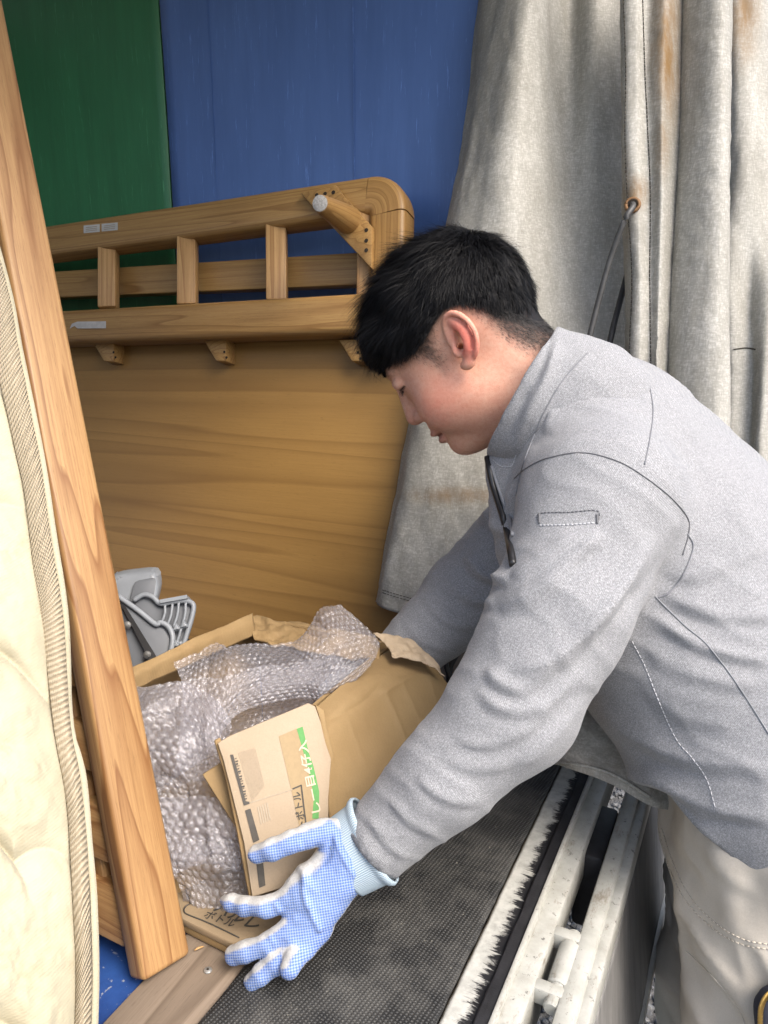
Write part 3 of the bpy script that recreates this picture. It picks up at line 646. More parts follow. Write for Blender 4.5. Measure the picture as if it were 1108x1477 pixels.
# hem lying over the sill
c5, C5P = curtain('curtain_hem', [
    [(780, 860, 1.33), (830, 860, 1.32), (890, 870, 1.27), (960, 880, 1.25), (1045, 890, 1.30)],
    [(755, 950, 1.20), (805, 955, 1.17), (880, 970, 1.14), (960, 990, 1.13), (1035, 1010, 1.17)],
    [(745, 1020, 1.15), (805, 1020, 1.08), (880, 1040, 1.05), (945, 1070, 1.04), (1010, 1100, 1.08)],
    [(752, 1070, 1.14), (812, 1066, 1.05), (880, 1092, 1.02), (940, 1125, 1.00), (1000, 1140, 1.04)],
    [(758, 1092, 1.13), (818, 1098, 1.035), (882, 1116, 1.005), (938, 1150, .985), (995, 1160, 1.02)],
    [(760, 1100, 1.13), (820, 1108, 1.035), (884, 1132, 1.0), (940, 1163, .985), (995, 1172, 1.02)]], 70, 90, amp=.005, stain=[(880, 1110, 90, 40, .18)])
def gridtree(P):
    return bvh(P.reshape(-1, 3), gridfaces(*P.shape[:2]))
t2 = gridtree(C2P); t1 = gridtree(C1P); t5 = gridtree(C5P); t3 = gridtree(C3P); t4 = gridtree(C4P)
for L in ([(899, -20), (903, 100), (902, 200), (906, 300), (912, 400), (908, 520), (910, 620)], [(926, -20), (930, 100), (934, 180), (938, 280), (937, 400), (939, 520), (938, 620)]):
    dashes('stitch_line', castline(t2, L, 90), .0009, DSTITCH, hood, .0055, .0012)
for L in ([(552, 855), (575, 862), (640, 880), (720, 898)], [(552, 851), (575, 858), (640, 876), (720, 894)]):
    q = castline(t1, L, 40, .0004)
    if len(q) > 5: dashes('stitch_line', q, .0006, DSTITCH, hood, .005, .002)
q = castline(t5, [(800, 1098), (850, 1106), (890, 1120), (938, 1150)], 60, .0004)
if len(q) > 5: tube('hem_cord', q, .0022, CANVAS, hood, raw=True, seg=6)
q = castline(t4, [(1058, 504), (1075, 502), (1090, 504)], 20, .0004)
if len(q) > 5: tube('stitch_line', q, .0014, DSTITCH, hood, raw=True, seg=5)
# eyelet and elastic cords
e0 = cast(t2, 913, 296, .002)
en = nrm(CAM-e0)
def ring(name, c, n, R, r, mat, parent):
    a = nrm(np.cross(n, (0.1, .2, .97))); b = np.cross(n, a); th = np.linspace(0, 2*np.pi, 33)
    return tube(name, c+R*(np.cos(th)[:, None]*a+np.sin(th)[:, None]*b), r, mat, parent, raw=True, seg=8)
ring('eyelet', e0, nrm(en+.35*UPV), .010, .0030, RUSTM, hood)
lathe('eyelet_hole', e0-en*.001, e0+en*.0008, [(0, .009), (1, .0085)], HOLE, hood, 20)
cord = tube('elastic_cord', [e0-en*.004+UPV*.002, e0+en*.010-UPV*.004, U(901, 318, 1.215), U(880, 375, 1.235), U(862, 440, 1.25), U(848, 498, 1.26), U(835, 570, 1.27), U(828, 680, 1.29), U(826, 860, 1.30)], .0048, CORD, None, n=60, seg=10)
tag(cord, 'grey rubber cord threaded through the rusty curtain eyelet', 'cord')
cord2 = tube('elastic_cord', [U(905, 395, 1.32), U(893, 440, 1.31), U(884, 475, 1.30), U(874, 525, 1.30), U(866, 600, 1.30), U(860, 680, 1.30), U(856, 870, 1.30)], .0052, BLACK, None, n=40, seg=10)
tag(cord2, 'black cord hanging behind the stitched curtain strip', 'cord')

# ------------------------------------------------------------ lining boards standing against the side
YB = 1.62
sx = ony(238, 140, YB)[0]
def lining(name, x0, x1, mat, label):
    P = patchpts([[(x0, YB, 1.56), (x1, YB, 1.56)], [(x0, YB, .0), (x1, YB, .0)]], 30, 40); P[..., 1] += .003*fbm(P, 3, 2)
    o = sheet(name, P, .006, mat, None); tag(o, label, 'board'); return o
bo = lining('lining_board', sx+.003, .05, BLUE, 'blue plastic lining board standing behind the wooden headboard')
go = lining('lining_board', sx-1.0, sx-.003, GREEN, 'green plastic lining board standing behind the wooden headboard')
tb = [beam('board_flute', (x, YB-.0012, .02), (x, YB-.0012, 1.54), .0016, .0012, (1, 0, 0), BLUE, bo, 0) for x in (ony(304, 100, YB)[0], ony(510, 100, YB)[0])]

# ------------------------------------------------------------ rubber mat
P = patchpts([[(-.1075, Y0+.01, .007), (-.1075, Y1-.02, .007)], [(.1035, Y0+.01, .007), (.1035, Y1-.02, .007)]], 30, 150); P[..., 2] += .0006*fbm(P, 20, 2); P[0, :, 0] += .0012*fbm(P[0], 30, 3); P[-1, :, 0] += .0012*fbm(P[-1], 30, 3)
tag(sheet('rubber_mat', P, .006, MAT, None), 'black perforated rubber mat strip laid along the truck sill', 'mat')
def extrude(name, pts, n, th, mat, parent=None, bev=.003, seg=2):
    bm = bmesh.new(); f = bm.faces.new([bm.verts.new(Vector(p)) for p in pts]); r = bmesh.ops.extrude_face_region(bm, geom=[f])
    vs = [g for g in r['geom'] if isinstance(g, bmesh.types.BMVert)]; bmesh.ops.translate(bm, verts=vs, vec=Vector(np.asarray(n)*th)); bmesh.ops.recalc_face_normals(bm, faces=bm.faces)
    if bev: bmesh.ops.bevel(bm, geom=list(bm.edges), offset=bev, segments=seg, affect='EDGES', profile=.5)
    V = np.array([v.co for v in bm.verts]); F = [[v.index for v in f.verts] for f in bm.faces]; bm.free()
    c = V.mean(0); ob = meshobj(name, V, F, mat, parent, attrs={'gc': np.stack([(V-c)@ZU, (V-c)@FH, (V-c)@RT], 1)}); shade(ob, 40); return ob
# ------------------------------------------------------------ headboard (leans on the boards)
HP = np.array([-.4, 1.16, 0]); HN = nrm((0, -1, .36))          # front plane
def hb(px, py, off=0.0): return onplane(px, py, HP+HN*off, HN)
head = empty('wooden_headboard', (-.8, 1.42, 0)); tag(head, 'honey coloured wooden headboard with balusters and a tapered leg leaning on blue board', 'headboard')
def sweep(name, P, up, w, t, mat, parent, r=.012, n=5):
    """rounded-rectangle section swept along P; w in the plane, t along up"""
    P = np.asarray(P); T = np.gradient(P, axis=0); T /= np.linalg.norm(T, axis=1)[:, None]; S = np.cross(T, up)
    c = []
    for sx_, sy_ in ((1, 1), (-1, 1), (-1, -1), (1, -1)):
        a0 = {(1, 1): 0, (-1, 1): 90, (-1, -1): 180, (1, -1): 270}[(sx_, sy_)]
        for k in range(n): a = math.radians(a0+90*k/(n-1)); c.append((sx_*(w/2-r)+r*math.cos(a), sy_*(t/2-r)+r*math.sin(a)))
    c = np.array(c); m = len(c); V = (P[:, None]+c[None, :, :1]*S[:, None]+c[None, :, 1:]*np.asarray(up)).reshape(-1, 3)
    F = [[i*m+k, i*m+(k+1) % m, (i+1)*m+(k+1) % m, (i+1)*m+k] for i in range(len(P)-1) for k in range(m)]+[list(range(m))[::-1], [(len(P)-1)*m+k for k in range(m)]]
    s = np.concatenate([[0], np.cumsum(np.linalg.norm(np.diff(P, axis=0), axis=1))])
    G = np.concatenate([np.tile(c[None], (len(P), 1, 1)), np.tile(s[:, None, None], (1, m, 1))], -1).reshape(-1, 3)
    ob = meshobj(name, V, F, mat, parent, attrs={'gc': G}); bm = bmesh.new(); bm.from_mesh(ob.data); bmesh.ops.recalc_face_normals(bm, faces=bm.faces); bm.to_mesh(ob.data); bm.free(); shade(ob, 50); return ob
# top rail centre line in pixels, rounded corner, post down
def arc(c, a, b, n=10):
    t = np.linspace(0, 1, n)[:, None]; return (1-t)**2*np.array(a)+2*t*(1-t)*np.array(c)+t*t*np.array(b)
rl = np.concatenate([np.stack([np.linspace(-160, 538, 30), 364-.1385*np.linspace(-160, 538, 30)], 1)])
tr = [hb(x, y, -.02) for x, y in rl]
sweep('top_rail', tr, HN, .078, .062, W_HEAD, head, .014)
cn = arc((566, 286), (538.5, 289.5), (566, 316), 14)
sweep('corner_joint', [hb(x, y, -.02) for x, y in cn], HN, .080, .0635, W_HEAD, head, .016)
sweep('end_post', [hb(566-.02*(y-316), y, -.02) for y in np.linspace(316.5, 520, 16)], HN, .079, .062, W_HEAD, head, .014)
for (x0, y0, x1, y1, w) in ((157, 335, 157, 446, .043), (271, 322, 271, 442, .043), (399, 306, 400, 436, .044), (533, 296, 531, 432, .046)):
    A, B = hb(x0, y0, -.016), hb(x1, y1, -.016); beam('baluster', A, B, w, .034, RT, W_PALE, head, .004)
beam('lower_rail', hb(-160, 487, -.005), hb(548, 456, -.005), .076, .075, UPV, W_HEAD, head, .012, 4)
beam('back_rail', hb(-160, 425, -.075), hb(560, 388, -.075), .068, .03, UPV, W_HEAD, head, .004)
slab('back_panel', [hb(-160, 500, -.045), hb(650, 476, -.045), np.array([hb(650, 476, -.045)[0], 1.172, .004]), np.array([hb(-160, 500, -.045)[0], 1.172, .004])], .016, W_PANEL, head, 20, 20, grain='v')
for x, y in ((166, 513), (326, 513), (519, 514)):
    c = hb(x, y, -.02); e1 = nrm(hb(x+10, y, -.02)-c); d = HN
    a = .020; V = [c-e1*a-d*.022, c+e1*a*.9-d*.022, c+e1*a*.9+d*.022+UPV*.018, c-e1*a+d*.022+UPV*.018, c-e1*a*.2-d*.022-UPV*.024, c+e1*a*.9-d*.022-UPV*.024, c+e1*a*.9+d*.010-UPV*.004]
    kb = extrude('support_block', [hb(x+a_, y+b_, -.044) for a_, b_ in ((-18, -16), (14, -17), (14, 14), (0, 14))], HN, .036, W_HEAD, head, .002)
    for k in (-.004, .008): h0 = hb(x, y, -.0075)+UPV*k+e1*(-.0+k*-.5); lathe('screw_hole', h0, h0+HN*.0012, [(0, .0028), (1, .0026)], HOLE, kb, 10)
poly = [(438, 283), (489, 271), (497, 283), (541, 331), (541, 392), (528, 378)]
cb = extrude('corner_bracket', [hb(x, y, .0115) for x, y in poly], HN, .016, W_HEAD, head, .003)
for x, y in ((457, 281.5), (469, 279.5), (481, 277.5), (528.5, 332), (528.5, 347), (528.5, 361)):
    c = hb(x, y, .0278); lathe('screw_hole', c, c+HN*.0008, [(0, .0042), (1, .0040)], HOLE, cb, 12)
la = hb(503, 318, .026); lb = U(462, 293.5, proj(la)[2]-.135)
lathe('leg', la, lb, [(0, .0275), (.03, .0275), (.5, .0225), (.96, .0165), (1, .0155)], W_HEAD, head, 28)
ld = nrm(lb-la); lathe('leg_felt', lb, lb+ld*.003, [(0, .0145), (.7, .0145), (1, .012)], FELT, head, 20)
for x0, y0, x1, y1 in ((121, 331, 144, 329), (147, 328.5, 170, 326.5)):
    n_ = .0112; s_ = extrude('price_sticker', [hb(x0, y0-5.5, n_), hb(x1, y1-5.5, n_), hb(x1, y1+5.5, n_), hb(x0, y0+5.5, n_)], HN, .0006, PAPER, head, 0)
    for k in (-2.5, 0, 2.5): extrude('print_line', [hb(x0+3, y0+k-.5, n_+.0008), hb(x1-4, y1+k-.5, n_+.0008), hb(x1-4, y1+k+.5, n_+.0008), hb(x0+3, y0+k+.5, n_+.0008)], HN, .0002, INKS, s_, 0)
n_ = .0332; extrude('tape_strip', [hb(104, 467, n_), hb(112, 464, n_), hb(153, 463.5, n_), hb(153, 473.5, n_), hb(112, 474, n_), hb(108, 470, n_), hb(101, 474, n_)], HN, .0006, TAPE, head, 0)
for x, y in ((546, 902), (557, 916)):
    c = hb(x, y, -.0445); lathe('screw_hole', c, c+HN*.0008, [(0, .0045), (1, .0043)], HOLE, head, 12)

# ------------------------------------------------------------ bed frame end on the left: post and rails
bf = empty('bed_frame', (-.2, .55, 0)); tag(bf, 'oiled wooden bed frame end leaning between mattress and bubble wrap', 'bed frame')
pA = np.array([-.190, .499, .004]); pB = U(-44, -40, .985); pB2 = pA+(pB-pA)*1.25
post = beam('post', pA, pB2, .060, .030, (0.1, 1, .1), W_POST, bf, .006, 3)
pd = nrm(pB-pA)
def onpost(h): return pA+pd*(h/pd[2])
for h, w in ((.045, .06), (.125, .06), (.21, .05), (.30, .06), (.40, .06), (.62, .06), (.90, .06)):
    a = onpost(h)+np.array([-.018, -.006, 0]); beam('frame_rail', a, a+np.array([-.85, .02, 0]), w, .024, pd, W_POST, bf, .004)
a = onpost(.004); slab('frame_panel', [a+pd*.95+[-.02, .030, 0], a+pd*.95+[-.75, .045, 0], a+[-.75, .045, 0], a+[-.02, .030, 0]], .008, W_POST, bf, grain='v')
a = onpost(.012)+np.array([-.06, .018, 0]); beam('frame_stile', a, a+pd*.9, .05, .022, (.2, 1, 0), W_POST, bf, .004)

# ------------------------------------------------------------ mattress
mt = empty('mattress', (-.3, .4, 0)); tag(mt, 'cream quilted mattress with ribbed binding standing on edge beside wooden post', 'mattress')
inner = [(-90, 250, .86), (-20, 440, .80), (0, 528, .775), (26, 644, .75), (40, 714, .735), (53, 820, .715), (66, 905, .70), (80, 1050, .675), (98, 1145, .66), (106, 1251, .645), (113, 1380, .63), (112, 1477, .62), (105, 1600, .61)]
outer = [(-50, 200, .88), (7, 398, .82), (26, 496, .79), (46, 598, .765), (60, 672, .75), (73, 765, .73), (92, 890, .71), (100, 1040, .685), (116, 1119, .67), (127, 1232, .655), (131, 1330, .64), (133, 1447, .63), (124, 1600, .61)]
cols = []
for k, dx, dd in ((0, -640, -.235), (1, -340, -.155), (2, -130, -.055), (3, -50, -.022), (4, -14, -.006), (5, 0, .001)):
    cols.append([(x+dx, y, d+dd*.9) for x, y, d in inner])
G = np.array([[U(*cols[k][i]) for k in range(6)] for i in range(len(inner))])
NU, NV = 420, 280
Pm = patchpts(G, NU, NV); nm = gnormals(Pm)
sv_ = np.concatenate([[0], np.cumsum(np.linalg.norm(np.diff(Pm[:, NV//2], axis=0), axis=1))]); uu = sv_[:, None]*np.ones((1, NV))
vv = np.linalg.norm(Pm-Pm[:, -1:], axis=2)
# scalloped quilting: wavy stitched channels crossing the panel
ph = uu*1.0+.35*vv
def qline(a, b, per, amp): return (a*uu+b*vv+amp*np.abs(np.sin(np.pi*(vv*.9+uu*.25)/.075)))/per
l1 = qline(1, .55, .15, .028); f1 = np.abs(l1-np.round(l1))*.15
puff = 1-np.exp(-(f1/.009)**1.1); cell = fbm(np.stack([uu, vv, 0*uu], -1), 55, 3)
edge = np.clip(np.minimum(vv, vv.max(1)[:, None]-vv)/.05, 0, 1)**.6
Pm = Pm+nm*(.015*puff+.003*cell*puff+.010*fbm(np.stack([uu, vv, 0*uu], -1), 5, 2))[..., None]*edge[..., None]+nm*(.002*edge-.002)[..., None]
sheet('quilted_cover', Pm, .01, QUILT, mt, attrs={'gc': np.stack([uu, vv, 0*uu], -1)})
# binding: half-round ribbed tape between inner and outer lines
I = catmull(np.array([U(*c) for c in inner]), 420); O = catmull(np.array([U(*c) for c in outer]), 420)
w = O-I; cdir = (CAM-(I+O)/2); cdir /= np.linalg.norm(cdir, axis=1)[:, None]; cdir = cdir-w*((cdir*w).sum(1)/(w*w).sum(1))[:, None]; cdir /= np.linalg.norm(cdir, axis=1)[:, None]
th = np.linspace(0, 1, 15); s_ = np.concatenate([[0], np.cumsum(np.linalg.norm(np.diff(O, axis=0), axis=1))])
rib = .0009*np.abs(np.sin(s_*np.pi/.0075))+.0012*fbm(I, 45, 2)
Bd = I[:, None]-w[:, None]*.22+w[:, None]*1.24*th[None, :, None]+cdir[:, None]*(np.sin(np.pi*np.clip(th*.92+.04, 0, 1))[None, :, None]*(.0085+rib[:, None, None])+.0015)
Bd[:, -1] -= cdir*.012; Bd[:, -1] += w*.02
sheet('edge_binding', Bd, .004, BIND, mt, attrs={'gc': np.stack([s_[:, None]*np.ones((1, 15)), np.ones((420, 1))*th[None]*.03, np.zeros((420, 15))], -1)})
# side band and back behind the binding
S = np.stack([O-cdir*.006, O-cdir*.006+FH*.03-RT*.03, O+FH*.06-RT*.10, O+FH*.06-RT*.45], 1)[::14]
sheet('side_band', patchpts(S, 60, 14), .006, QUILT, mt)

# ------------------------------------------------------------ grey plastic chair, folded, behind the box
ch = empty('folding_chair', (-.55, .95, 0)); tag(ch, 'grey moulded plastic folding shower chair with black strap behind the box', 'chair')
def rnd(pts, n=4, r=.35):
    P = np.array(pts, float); out = []
    for i in range(len(P)):
        a, b, c = P[i-1], P[i], P[(i+1) % len(P)]
        for t in np.linspace(0, 1, n): out.append((1-t)**2*(b+(a-b)*r)+2*t*(1-t)*b+t*t*(b+(c-b)*r))
    return np.array(out)
def cz(x, y, d=1.22): return U(x, y, d+.0003*(y-900)*-1)
nn = -FH
b1 = extrude('backrest', [cz(*p, 1.28) for p in rnd([(166, 826), (180, 820), (232, 814), (237, 840), (220, 905), (165, 905)], 4, .3)], nn, .035, GREYP, ch, .008, 3)
extrude('backrest_inset', [cz(*p, 1.244) for p in rnd([(194, 838), (226, 832), (222, 862), (186, 872)], 3, .2)], nn, .002, GREYD, ch, .0008)
a1 = extrude('side_shell', [cz(*p, 1.25) for p in rnd([(190, 872), (207, 857), (222, 861), (232, 872), (268, 866), (280, 872), (276, 900), (258, 960), (240, 1000), (180, 1000)], 4, .25)], nn, .012, GREYD, ch, .003)
tube('shell_rim', [cz(*p, 1.233) for p in ((193, 866), (207, 858), (220, 861), (232, 871), (250, 868), (270, 867), (279, 873), (277, 890), (268, 920), (256, 960), (250, 985))], .0042, GREYP, ch, n=60)
slab('shell_top', [cz(231, 870, 1.225), cz(270, 863, 1.225), cz(279, 872, 1.26), cz(236, 880, 1.262)], .006, GREYP, ch)
for i, (x0, y0, x1, y1) in enumerate(((249, 871, 240, 905), (258, 869, 250, 905), (268, 869, 262, 905), (238, 873, 234, 896))):
    tube('rib', [cz(x0, y0, 1.228), cz((x0+x1)/2+2, (y0+y1)/2, 1.228), cz(x1, y1, 1.228)], .0022, GREYP, ch, n=10)
tube('rib', [cz(248, 910, 1.228), cz(271, 902, 1.228)], .003, GREYP, ch, n=6); tube('rib', [cz(246, 932, 1.228), cz(263, 927, 1.228)], .003, GREYP, ch, n=6); tube('rib', [cz(262, 905, 1.228), cz(252, 940, 1.228)], .0022, GREYP, ch, n=6)
for x, y in ((255, 905), (266, 901), (254, 929)):
    extrude('gusset', [cz(x-5, y+2, 1.227), cz(x, y-7, 1.227), cz(x+5, y, 1.227)], nn, .006, GREYP, ch, .001)
a2 = extrude('front_shell', [cz(*p, 1.20) for p in rnd([(160, 858), (176, 862), (224, 898), (236, 899), (249, 915), (248, 935), (238, 965), (226, 1010), (160, 1010)], 4, .25)], nn, .012, GREYD, ch, .003)
tube('shell_rim', [cz(*p, 1.186) for p in ((160, 852), (172, 861), (200, 881), (224, 900), (232, 898), (243, 904), (249, 918), (247, 938), (241, 958), (232, 990))], .0042, GREYP, ch, n=60)
st_ = slab('strap', [cz(172, 868, 1.182), cz(182, 876, 1.182), cz(236, 964, 1.172), cz(222, 964, 1.172)], .004, BLACKP, ch)
for x, y in ((184, 901), (213, 944)):
    c = cz(x, y, 1.176); lathe('rivet', c, c-FH*.005, [(0, .006), (.6, .006), (1, .003)], STEEL, ch, 12)

# ------------------------------------------------------------ cardboard box
ZB = .2
RNL = onz(312, 1072, ZB); RNR = onz(457, 1018, ZB); RFR = onz(566, 930, ZB); RFL = onz(372, 893, ZB); RX = onz(195, 977, ZB)
d1 = RNL-RNR; d2 = RX-RFL; k = np.linalg.solve(np.array([[d1[0], -d2[0]], [d1[1], -d2[1]]]), (RFL-RNR)[:2]); CNL = RNR+d1*min(k[0], 1.7)
bx = empty('cardboard_box', (RNR[0], RNR[1], 0)); tag(bx, 'open brown cardboard box full of bubble wrap with printed folded flap', 'box')
def low(p): return np.array([p[0], p[1], .006])
def wall(name, a, b, n=12): return slab(name, [a, b, low(b), low(a)], .005, CARD, bx, n, n, .003, 10)
cen = (RNR+RFR+RFL+CNL)/4
wall('box_wall', RFR, RFL, 16); wall('box_wall', RFL, RX, 16); slab('box_wall', [RX, np.array([CNL[0], CNL[1], .05]), low(CNL), low(RX)], .005, CARD, bx, 12, 12, .003, 10); CNL2 = np.array([CNL[0], CNL[1], .05]); slab('box_wall', [CNL2, RNR-[0, 0, .15], low(RNR), low(CNL)], .005, CARD, bx, 12, 12, .003, 10); wall('box_wall', RNR, RFR, 16)
extrude('box_base', [low(q)+[0, 0, .004] for q in (RNR, RFR, RFL, RX, CNL)], (0, 0, -1), .004, CARD, bx, 0)
# right flap: folds outward over the side towards the sill
Pf = patchpts(pxgrid([
    [(458, 1018, proj(RNR)[2]), (492, 988, 1.02), (530, 958, 1.09), (568, 934, proj(RFR)[2]+.002)],
    [(466, 1060, .945), (510, 1012, 1.00), (558, 976, 1.065), (606, 950, 1.135)],
    [(473, 1110, .925), (526, 1062, .985), (582, 1018, 1.05), (646, 987, 1.115)],
    [(477, 1180, .912), (545, 1125, .965), (595, 1085, 1.02), (641, 1060, 1.075)],
    [(490, 1270, .90), (545, 1215, .945), (600, 1165, 1.0), (632, 1130, 1.045)]]), 110, 90)
nf = gnormals(Pf); X, Y, D = proj(Pf)
cre = 0
for L, a, w in (([(548, 985), (575, 1040), (600, 1110)], .0025, 3.5), ([(575, 975), (612, 1050)], .0018, 3), ([(610, 955), (640, 1040)], .002, 3), ([(500, 1030), (530, 1110)], .0012, 4), ([(545, 1005), (600, 975), (640, 985)], .004, 5), ([(470, 1040), (520, 1015), (560, 975)], -.002, 5)):
    d_, t_, sg = polydist(X, Y, L); cre = cre+a*np.exp(-(d_/w)**1.1)*np.clip(np.minimum(t_, 1-t_)*8, 0, 1)
Pf = Pf+nf*(cre+.0016*fbm(Pf, 11, 2)+.0004*fbm(Pf, 90, 2))[..., None]
Pf[:, -1] += RT*(.003*fbm(Pf[:, -1], 90, 3))[:, None]
sheet('side_flap', Pf, .004, CARD, bx)
# torn paper at the far corner and crumpled far flap
Pt = patchpts(pxgrid([[(538, 915, 1.14), (560, 918, 1.135), (597, 926, 1.13)], [(560, 935, 1.11), (585, 938, 1.105), (622, 950, 1.105)], [(566, 948, 1.085), (600, 955, 1.085), (640, 975, 1.09)]]), 26, 34)
Pt = Pt+gnormals(Pt)*(.004*fbm(Pt, 60, 4)+.003)[..., None]; Pt[-1] += RT*(.004*fbm(Pt[-1], 120, 3))[:, None]
sheet('torn_edge', Pt, .0015, CARDT, bx)
Pb = patchpts(pxgrid([[(352, 897, 1.245), (372, 888, 1.26), (392, 893, 1.24), (420, 893, 1.25), (460, 905, 1.24), (545, 920, 1.15)], [(362, 905, 1.215), (378, 905, 1.23), (398, 914, 1.20), (430, 910, 1.215), (468, 922, 1.20), (546, 932, 1.13)], [(366, 918, 1.19), (384, 922, 1.18), (402, 928, 1.17), (430, 936, 1.17), (470, 945, 1.16), (546, 948, 1.11)]]), 34, 90)
Pb = Pb+gnormals(Pb)*(.006*fbm(Pb, 40, 3))[..., None]
sheet('far_flap', Pb, .004, CARD, bx)
Pl = patchpts(pxgrid([[(180, 968, .995), (270, 925, 1.09), (365, 884, 1.22)], [(182, 980, .985), (272, 938, 1.08), (366, 897, 1.21)], [(186, 998, .99), (276, 958, 1.09), (370, 915, 1.21)]]), 16, 60); Pl = Pl+gnormals(Pl)*(.003*fbm(Pl, 25, 3))[..., None]
sheet('left_flap', Pl, .005, CARD, bx)
# printed flap, folded double, hanging in front
fp = [U(312, 1072, .890), U(452, 1016, .935), U(500, 1260, .880), U(362, 1292, .855)]
fn = nrm(np.cross(fp[1]-fp[0], fp[3]-fp[0])); fn = fn if np.dot(fn, CAM-fp[0]) > 0 else -fn
def fl(px, py, off=0.0): return onplane(px, py, fp[0]+fn*off, fn)
out = [(314, 1072), (330, 1062), (380, 1041), (445, 1014), (455, 1019), (463, 1042), (470, 1072), (478, 1095), (474, 1150), (474, 1230), (468, 1262), (364, 1294), (352, 1215), (336, 1150), (322, 1095)]
ff = extrude('printed_flap', [fl(x, y) for x, y in out], -fn, .0045, CARDL, bx, .0012)
extrude('flap_fold', [fl(x, y, -.006) for x, y in ((309, 1068), (318, 1063), (330, 1100), (345, 1160), (370, 1290), (360, 1297), (342, 1200), (325, 1120))], -fn, .006, CARD, bx, .002)
extrude('flap_fold', [fl(x, y, -.007) for x, y in ((455, 1016), (468, 1024), (472, 1050), (482, 1090), (480, 1100), (474, 1115), (474, 1180), (462, 1180), (462, 1040))], -fn, .004, CARD, bx, .0015)
extrude('inner_flap', [fl(x, y, -.03) for x, y in ((292, 1117), (318, 1100), (345, 1110), (372, 1215), (352, 1212))], -fn, .005, CARD, bx, .0015)
def ink(pts, mat, lift=.0009, name='printed_mark'): return extrude(name, [fl(x, y, lift) for x, y in pts], fn, .00015, mat, ff, 0)
def zz(x, y): return (290+x/4.924, 1000+y/4.924)      # coordinates read off the enlarged crop
ink([zz(*p) for p in ((552, 305), (682, 250), (800, 640), (800, 890), (700, 950), (645, 700))], KRAFT, .0004)
ink([zz(*p) for p in ((680, 252), (722, 236), (765, 420), (800, 520), (840, 700), (836, 890), (790, 890), (800, 760), (785, 640), (745, 480))], INKG, .0007)
ink([zz(*p) for p in ((207, 437), (228, 434), (318, 766), (343, 770), (345, 784), (305, 798))], INK)
ink([zz(*p) for p in ((313, 832), (352, 818), (415, 1040), (372, 1062))], INK)
ink([zz(*p) for p in ((392, 1195), (440, 1190), (458, 1364), (414, 1382))], INK)
for i in range(17):
    t = i/16; x = 240+t*72; y = 462+t*285; w = 4+4*((i*7) % 3); ink([zz(*p) for p in ((x, y), (x+14+6*(i % 2), y-4), (x+15+6*(i % 2), y-4+w), (x+1, y+w))], INK, .0010)
ax_ = nrm(fl(*zz(330, 800))-fl(*zz(230, 440))); ay_ = nrm(np.cross(fn, ax_))
for i in range(14):
    a = zz(265+i*9.0, 420-i*2.6); b = zz(365+i*6.4, 770-i*8.5); w = .35
    ink([a, (a[0]+w, a[1]), (b[0]+w, b[1]), b], INKS, .0006)
for i in range(5):
    a = zz(400+i*16, 805-i*7); b = zz(425+i*16, 930-i*7); ink([a, (a[0]+1.6, a[1]-.6), (b[0]+1.6, b[1]-.6), b], INKS, .0006)
ink([zz(*p) for p in ((350, 772), (650, 680), (650, 686), (352, 780))], INKS, .0006)
tx = nrm(fl(*zz(655, 690))-fl(*zz(700, 950))); ty = nrm(np.cross(fn, tx)); ty = ty if np.dot(ty, RT) < 0 else -ty
text('printed_lettering', 'ペットボトル', fl(*zz(697, 688))-tx*.0640, tx, ty, .0105, INK, ff, fn, .0012, 1.0, .02)
for A_, B_ in (((650, 680), (715, 652)), ((712, 652), (746, 930))):
    a = np.array(A_); b = np.array(B_); d_ = (b-a)/np.hypot(*(b-a)); q = np.array([-d_[1], d_[0]])*5
    ink([zz(*p) for p in (a-q, b-q, b+q, a+q)], INK, .0012)
tx2 = nrm(fl(*zz(765, 400))-fl(*zz(830, 720)))
text('printed_lettering', 'しー目4仔入', fl(*zz(850, 860)), tx2, ty, .0125, INKW, ff, fn, .0013, 1.25, .02)

# ------------------------------------------------------------ flattened cardboard on the floor with lettering
fz = .024
flat = extrude('flattened_cardboard', [onz(x, y, fz) for x, y in ((225, 1300), (256, 1322), (347, 1366), (400, 1352), (440, 1300), (380, 1250), (262, 1262))], (0, 0, -1), .010, CARDD, None, .002)
tag(flat, 'flattened brown carton with black lettering lying under bubble wrap', 'cardboard')
extrude('carton_fold', [onz(x, y, fz-.0105) for x, y in ((228, 1308), (258, 1331), (346, 1375), (402, 1360), (420, 1300), (262, 1262))], (0, 0, -1), .0105, CARD, flat, .002)
def cink(pts, name='printed_mark'): return extrude(name, [onz(x, y, fz+.0005) for x, y in pts], (0, 0, 1), .0002, INK, flat, 0)
def z3(x, y): return (250+x/6.518, 1260+y/6.518)
def cline(P, w=1.0):
    P = np.array([z3(*p) for p in P]); return tube('printed_border', [onz(x, y, fz+.0006) for x, y in P], .0010, INK, flat, n=40, seg=4)
cline([(130, 190), (158, 275), (125, 300), (100, 335), (112, 370), (160, 395), (300, 450), (450, 520), (620, 602)])
t0 = onz(*z3(275, 410), fz); tX = onz(*z3(500, 490), fz)-t0; tY = np.cross((0, 0, 1), nrm(tX)); text('printed_lettering', 'ボトル', t0, tX, tY, .0135, INK, flat, (0, 0, 1), .0008, 1.0, .01)
t0 = onz(*z3(395, 360), fz); tX = onz(*z3(640, 480), fz)-t0; tY = np.cross((0, 0, 1), nrm(tX)); text('printed_lettering', 'バルレ', t0-tX*.12, tX, tY, .021, INK, flat, (0, 0, 1), .0008, 1.0, .02)

